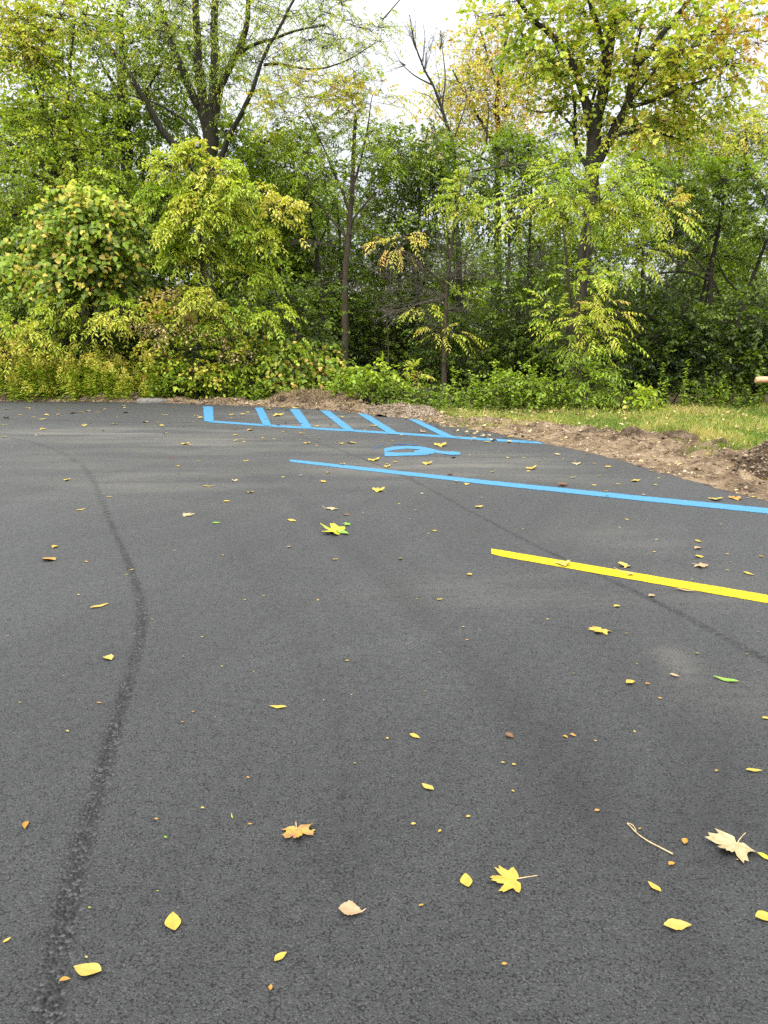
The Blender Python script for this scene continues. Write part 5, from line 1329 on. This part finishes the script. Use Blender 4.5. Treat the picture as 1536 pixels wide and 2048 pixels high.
PL('slender', (573, 1416), (538, 1414), 'y', 'slender pale yellow leaf alone right of the coarse joint', wr=.30, curl=.25)
PL('leaflet', (874, 1201), (886, 1199), 'y', 'small yellow leaflet below the left end of the yellow line', wr=.5)
PL('curl', (1297, 1195), (1311, 1193), 't', 'curled pale brown leaf just below the yellow line', wr=.6, curl=.9, bend=.4)
PL('oval', (1228, 1215), (1241, 1213), 'y', 'notched yellow leaf a little below the yellow line', wr=.7, curl=.5, jag=.06)
PL('maple', (1207, 1258), (1190, 1270), 'y', 'small yellow star-shaped maple leaf below the yellow line', curl=.1, bend=.15)
PL('slender', (1478, 1367), (1424, 1355), 'g', 'fresh green slender leaf near the right side', wr=.26, curl=.35, bend=.25)
PL('curl', (1338, 1351), (1360, 1356), 't', 'curled tan leaf on a brownish stain right of centre', wr=.35, curl=1.0, bend=.4)
PL('curl', (1252, 1370), (1270, 1366), 'y', 'curled yellow leaf left of the curled tan leaf', wr=.6, curl=.9, bend=.5)
PL('leaflet', (1290, 1369), (1301, 1369), 'o', 'small orange leaflet right of the curled yellow leaf', wr=.4, curl=.8)
PL('slender', (1350, 1180), (1392, 1185), 't', 'long pale tan leaf just under the yellow line', wr=.22, curl=.5)
PL('oval', (1524, 1438), (1540, 1438), 'y', 'yellow leaf cut by the right edge, level with the slender pale leaf', wr=.6)
PL('maple', (688, 1066), (638, 1062), 'l', 'bright lime maple leaf standing up in the middle distance', curl=.35, bend=.35, tilt=-.1)
PL('slender', (672, 1063), (697, 1071), 'g', 'green-yellow leaf touching the bright lime maple leaf', wr=.42, curl=.7, bend=.4)
PL('maple', (702, 1050), (683, 1050), 'g', 'little green leaf sprig behind the bright lime maple leaf', curl=.3, bend=.3)
PL('oval', (111, 1122), (84, 1118), 'o', 'orange-tan leaf near the left edge', wr=.6, curl=.5)
PL('oval', (424, 1047), (442, 1046), 'g', 'small green leaf left of the bright lime maple leaf', wr=.5)
PL('maple', (363, 1031), (391, 1029), 'w', 'flat bleached maple leaf left of the small green leaf', curl=.05, bend=.1)
PL('maple', (673, 1017), (651, 1020), 'w', 'flat bleached maple leaf behind the bright lime one', curl=.08, bend=.15, stalk=[(651, 1019), (645, 1014)])
PL('curl', (686, 1030), (700, 1032), 'b', 'brown curled sliver right of the flat bleached maple leaf', wr=.4, curl=1)
PL('maple', (746, 983), (770, 981), 'y', 'yellow maple leaf with one raised lobe under the long blue line', curl=.4, bend=.35, stalk=[(764, 982), (772, 985)])
PL('maple', (1116, 1132), (1140, 1127), 'p', 'pale maple leaf lying on the yellow line', curl=.1, bend=.15, z=.010)
PL('maple', (1252, 1150), (1270, 1151), 'p', 'small pale leaf with a thin stalk on the yellow line', curl=.1, bend=.2, z=.010, stalk=[(1254, 1150), (1240, 1146), (1228, 1141)])
PL('maple', (1258, 1132), (1236, 1134), 'p', 'pale maple leaf just beyond the yellow line, stalk to the right', curl=.15, bend=.3)
PL('maple', (1390, 1131), (1418, 1137), 't', 'tan maple leaf beyond the yellow line, with a long stalk to the left', curl=.2, bend=.3, stalk=[(1396, 1132), (1383, 1129)])
PL('oval', (1486, 1145), (1508, 1152), 'y', 'yellow pointed leaf beyond the right end of the yellow line', wr=.36)
PL('oval', (1389, 1081), (1403, 1086), 'y', 'yellow leaf, uppermost of three in a column beyond the yellow line', wr=.42)
PL('curl', (1389, 1099), (1403, 1097), 't', 'whitish curled leaf, middle of three in a column beyond the yellow line', wr=.55, curl=.9)
PL('oval', (1403, 1117), (1395, 1111), 'y', 'round yellow leaf, lowest of three in a column beyond the yellow line', wr=.75)
PL('maple', (1420, 1000), (1445, 999), 'p', 'long pale yellow leaf near the asphalt edge on the right', curl=.1, bend=.2)
PL('maple', (1463, 999), (1482, 997), 'o', 'orange-brown star-shaped leaf near the asphalt edge on the right', curl=.2, bend=.3)
PL('oval', (1505, 996), (1522, 994), 'p', 'pale yellow leaf at the right, beside the orange-brown star-shaped one', wr=.6)
PL('maple', (1262, 961), (1282, 965), 'y', 'yellow V-shaped leaf beyond the long blue line', curl=.45, bend=.4)
PL('curl', (1117, 974), (1136, 970), 'b', 'dark brown crumpled leaf lying against the long blue line', wr=.7, curl=1.0, bend=.6, z=.010)
PL('slender', (404, 973), (432, 973), 'y', 'thin yellow leaf with a stalk in the left middle distance', wr=.22)
PL('maple', (127, 965), (142, 957), 'y', 'bent yellow leaf raised at one end, far left', curl=.5, bend=.3)
PL('slender', (152, 1022), (173, 1018), 'y', 'slender yellow leaf just left of the coarse joint', wr=.28)
PL('slender', (213, 995), (227, 993), 'y', 'slender yellow leaf just right of the coarse joint', wr=.35)
PL('oval', (447, 1004), (461, 1003), 'y', 'half-round yellow leaf right of the coarse joint', wr=.7, curl=.6)
PL('oval', (575, 1040), (593, 1044), 'y', 'yellow leaf left of the bright lime maple leaf', wr=.4)
PL('curl', (105, 1097), (117, 1093), 'y', 'crumpled yellow leaf above the orange-tan leaf', wr=.7, curl=.8)
PL('maple', (739, 922), (758, 920), 'y', 'pair-lobed yellow leaf left of the wheelchair symbol', curl=.3, bend=.4)
PL('maple', (846, 929), (864, 928), 'y', 'yellow maple leaf with raised lobes between the symbol and the long blue line', curl=.4, bend=.4)
PL('curl', (903, 917), (913, 915), 'd', 'dark curled leaf right below the wheelchair symbol', wr=.7, curl=1.1, bend=.5)
PL('curl', (895, 952), (908, 950), 'd', 'dark curled leaf on the long blue line', wr=.5, curl=1.1, bend=.5, z=.010)
PL('maple', (872, 893), (892, 891), 'y', 'yellow leaf above the tail of the wheelchair symbol', curl=.3, bend=.4)
PL('maple', (545, 832), (569, 832), 'p', 'large pale maple leaf between the second and third blue stripes', curl=.35, bend=.4)
PL('oval', (339, 916), (349, 916), 'r', 'single red leaf on the asphalt left of the long blue line', wr=.5)
PL('curl', (140, 828), (154, 826), 'b', 'dark brown leaf in a row of leaves at the far left', wr=.6, curl=1, bend=.5)
PL('maple', (361, 889), (380, 888), 'y', 'yellow leaf with a smaller one beside it, left of the blue hatching', curl=.25, bend=.3)
PL('oval', (495, 864), (508, 858), 'y', 'yellow leaf standing upright in front of the second blue stripe', wr=.7, curl=1.0)
PL('oval', (80, 862), (93, 857), 'y', 'yellow leaf standing upright at the far left', wr=.7, curl=1.0)
PL('maple', (1056, 940), (1072, 936), 'y', 'yellow leaf raised at one end near the soil on the right', curl=.5, bend=.4)
PL('curl', (1108, 908), (1122, 912), 'w', 'whitish curled leaf near the soil edge', wr=.5, curl=1.0, bend=.5)
PL('maple', (1147, 929), (1161, 928), 'w', 'pale leaf with an upright stalk near the soil edge', curl=.2, bend=.3, stalk=[(1152, 928), (1149, 922)])
PL('curl', (950, 1017), (967, 1014), 'p', 'arched pale yellow leaf below the long blue line', wr=.4, curl=1.1, bend=.8)

# smaller leaves: (x, y, length px, colour)
SMALL = """14 819 9 p;14 837 14 y;9 850 10 p;40 831 8 p;56 817 10 p;59 820 6 p;68 835 8 p;72 829 5 w;92 831 13 p;85 839 14 p;117 821 9 y;116 830 9 o;123 833 6 b;161 826 12 p;176 823 13 y;208 820 11 y;197 825 8 o;104 808 7 p;129 805 9 w;216 806 9 y;234 820 5 w;249 816 6 p;247 812 7 p;252 826 13 w;233 835 8 t;180 847 6 y;168 852 11 y;228 849 11 y;207 862 9 p;72 871 7 p;297 819 7 p;346 816 9 y;328 831 14 w;290 845 12 p;316 845 6 y;309 852 7 p;323 852 13 y;326 857 8 y;367 854 8 y;331 868 10 y;387 844 6 y;392 832 10 y;380 891 8 y;286 905 7 p;355 933 11 y;396 923 8 y;357 947 6 b;8 875 9 p;24 894 5 w;
401 837 11 p;463 831 9 y;463 838 8 y;485 830 13 y;495 826 9 p;435 836 6 b;504 836 4 o;536 819 15 p;530 824 7 p;532 839 8 b;573 821 12 p;564 816 13 p;590 818 14 p;612 827 8 p;557 851 11 w;572 847 7 y;603 848 7 y;621 842 5 y;634 855 12 y;622 857 4 w;609 861 7 w;661 850 10 t;682 836 12 y;665 838 9 p;682 847 7 p;690 856 5 p;704 836 8 y;721 849 5 p;748 853 16 p;729 862 7 p;470 859 9 b;470 871 13 y;471 882 9 y;483 879 8 y;488 885 10 y;471 888 5 p;526 877 10 p;548 879 8 w;567 865 8 y;604 868 14 p;600 881 7 w;638 877 8 p;614 887 15 y;633 892 8 p;630 885 6 p;655 882 7 t;675 883 7 y;682 888 14 y;704 887 20 p;765 884 8 p;
844 865 15 t;873 854 6 p;903 854 10 p;939 867 9 t;966 868 5 w;802 872 11 p;785 882 9 p;846 893 8 b;917 875 11 w;974 885 15 p;1010 878 10 p;1018 885 14 p;1020 874 10 y;939 911 7 p;997 903 5 p;1015 917 11 p;1047 916 8 p;1079 923 6 o;1087 918 7 y;1057 944 8 p;778 833 8 p;798 839 4 w;812 838 11 y;
1173 909 8 w;1164 917 9 t;1127 918 8 p;1188 928 8 y;1217 934 13 y;1311 971 9 y;1318 957 6 y;1317 948 5 y;1303 943 8 y;1237 969 9 p;1200 952 9 p;1146 956 12 w;1189 971 10 p;1211 985 9 y;1213 994 8 p;1369 1005 4 p;1254 1040 7 y;1046 1059 6 p;1239 1056 5 w;1313 1080 7 w;1403 1076 4 p;1308 1105 8 y;1454 1109 8 y;1454 1141 7 p;1523 1114 10 o;1441 1049 4 y;1412 1027 5 p;1495 1034 4 w;1496 997 6 y;1495 991 12 y;1287 992 10 t;1460 1125 4 y;1384 1160 4 p;
491 923 12 y;523 930 6 o;655 946 12 y;685 930 14 w;565 955 9 p;602 952 9 w;645 964 18 y;500 986 18 y;526 978 4 d;791 925 12 o;775 934 16 y;773 928 8 y;913 964 14 o;934 970 12 y;984 945 10 y;921 945 5 o;844 988 7 w;605 1011 5 y;798 1009 6 y;831 1006 4 w;831 1021 8 o;963 996 6 w;577 1095 12 t;670 1120 12 y;800 1119 13 y;869 1063 12 y;876 1113 4 y;938 1150 16 y;857 1068 4 y;469 962 15 w;172 1026 5 p;208 988 6 p;214 1032 5 w;172 1125 8 o;263 1141 8 y;254 1150 5 y;446 1111 5 o;350 1102 4 w;806 1025 3 w;726 1026 3 w;820 1038 3 w;
157 1191 7 y;270 1268 4 w;304 1240 5 y;308 1258 3 w;404 1275 5 y;366 1314 5 p;444 1334 5 y;127 1353 4 y;198 1407 8 o;386 1425 6 o;365 1445 6 o;430 1436 4 p;135 1464 7 p;40 1406 4 y;16 1273 3 w;490 1201 6 y;527 1192 6 y;636 1201 7 y;834 1199 5 y;814 1196 5 b;927 1255 6 p;934 1281 6 o;694 1322 8 y;880 1306 4 w;647 1402 5 y;703 1391 5 y;850 1384 5 o;508 1345 4 y;1320 1398 8 o;1394 1308 9 y;1494 1309 6 y;1252 1268 7 y;1274 1329 4 y;1095 1240 6 y;1147 1348 5 y;1516 1264 4 p;
1191 1484 6 y;1269 1465 6 y;1006 1527 7 y;1028 1531 8 y;1026 1584 6 y;1432 1543 8 o;775 1478 6 y;709 1528 6 y;496 1557 7 o;405 1618 7 y;500 1650 8 o;313 1640 8 o;331 1676 9 g;627 1663 8 y;937 1635 9 y;827 1650 9 y;879 1664 9 y;1279 1659 6 y;173 1916 6 p;315 1784 5 l;179 1817 5 l;1474 1721 4 p"""
RX_WORD = {'y': 'yellow', 'p': 'pale yellow', 'w': 'bleached', 'o': 'orange', 't': 'tan', 'b': 'brown', 'd': 'dark', 'r': 'red', 'g': 'green', 'l': 'lime green'}
def zone(x, y):
    if y < 850 and x < 400: return 'far out on the asphalt left of the blue hatching'
    if y < 875 and 400 <= x < 920 and y < 846 + (x - 410) * .062: return 'among the stripes of the blue hatching'
    if y < 960 and x >= 1040: return 'beside the bare soil on the right'
    if x >= 590 and y < 924 + (x - 590) * .104: return 'between the hatching and the long blue line'
    if y < 960: return 'in the left middle distance, short of the blue hatching'
    if x >= 985 and y < 1104 + (x - 985) * .175: return 'between the long blue line and the yellow line'
    if y < 1180: return 'in the middle distance left of the yellow line' if x > 300 else 'in the middle distance near the coarse joint'
    if y < 1460: return 'left of the near part of the coarse joint' if x < 260 else 'below the yellow line' if x > 900 else 'in the open middle of the near asphalt'
    return 'on the nearest asphalt at the left' if x < 560 else 'on the nearest asphalt in the middle' if x < 1100 else 'on the nearest asphalt at the right'
for it in SMALL.replace('\n', '').split(';'):
    if not it.strip(): continue
    x, y, l, m_ = it.split(); x, y, l = float(x), float(y), float(l)
    yaw_ = rng.normal(0, .55) + (math.pi if rng.random() < .5 else 0)
    lm = l * px_m(x, y) * 1.05
    A = gnd(x, y); d = np.array([math.cos(yaw_), math.sin(yaw_), 0]) * lm / 2
    pos = A.copy()
    pos[2] = .004
    on_line = abs(y - (921.5 + (x - 578) * .105)) < 6 and x > 578 or abs(y - (842.5 + (x - 410) * .0655)) < 4 and 410 < x < 1090 or (405 < x < 900 and y < 870)
    if on_line: pos[2] = .012
    mb = MB()
    near = y > 1180
    if l >= 9 and not near and rng.random() < .5:
        v, q, t, ve = leaf_maple(lm * .66, rng.uniform(.05, .3), rng.uniform(.1, .3)); mb.add(v, q=q, t=t, h=ve); nm = 'maple_leaf'
    else:
        v, q, ve = leaf_oval(lm, lm * rng.uniform(.4, .62), rng.uniform(.2, .7), rng.uniform(.05, .35), .04, nl=8); mb.add(v, q=q, h=ve); nm = 'leaflet' if near else 'fallen_leaf'
    o = finish_leaf(nm, mb, pos, yaw_, FM[m_], rng.normal(0, .08), rng.normal(0, .1))
    sz = 'tiny' if lm < .04 else 'small' if lm < .11 else 'larger'
    kd = 'maple leaf' if nm == 'maple_leaf' else 'leaf'
    lab = f"{sz} {RX_WORD[m_]} {kd} {zone(x, y)}"
    tag(o, lab, 'leaf', 'leaves: ' + lab)
    LEAF_N[0] += 1
# bent twig
tw = MB()
p = np.array([gnd(*q_) + [0, 0, .006] for q_ in [(1254, 1650), (1262, 1657), (1271, 1668), (1294, 1685), (1318, 1697), (1345, 1711)]])
pp = resample(smooth_poly(p, 2), .01); tubes(tw, pp, np.linspace(.0014, .0022, len(pp)), 6)
p = np.array([gnd(*q_) + [0, 0, .008] for q_ in [(1254, 1650), (1263, 1652), (1269, 1659), (1272, 1667)]]); pp = resample(smooth_poly(p, 2), .01); tubes(tw, pp, np.full(len(pp), .0013), 6)
tag(tw.obj('twig', M_STALK, smooth=True), 'thin bent pale twig with a looped end on the near asphalt', 'twig')
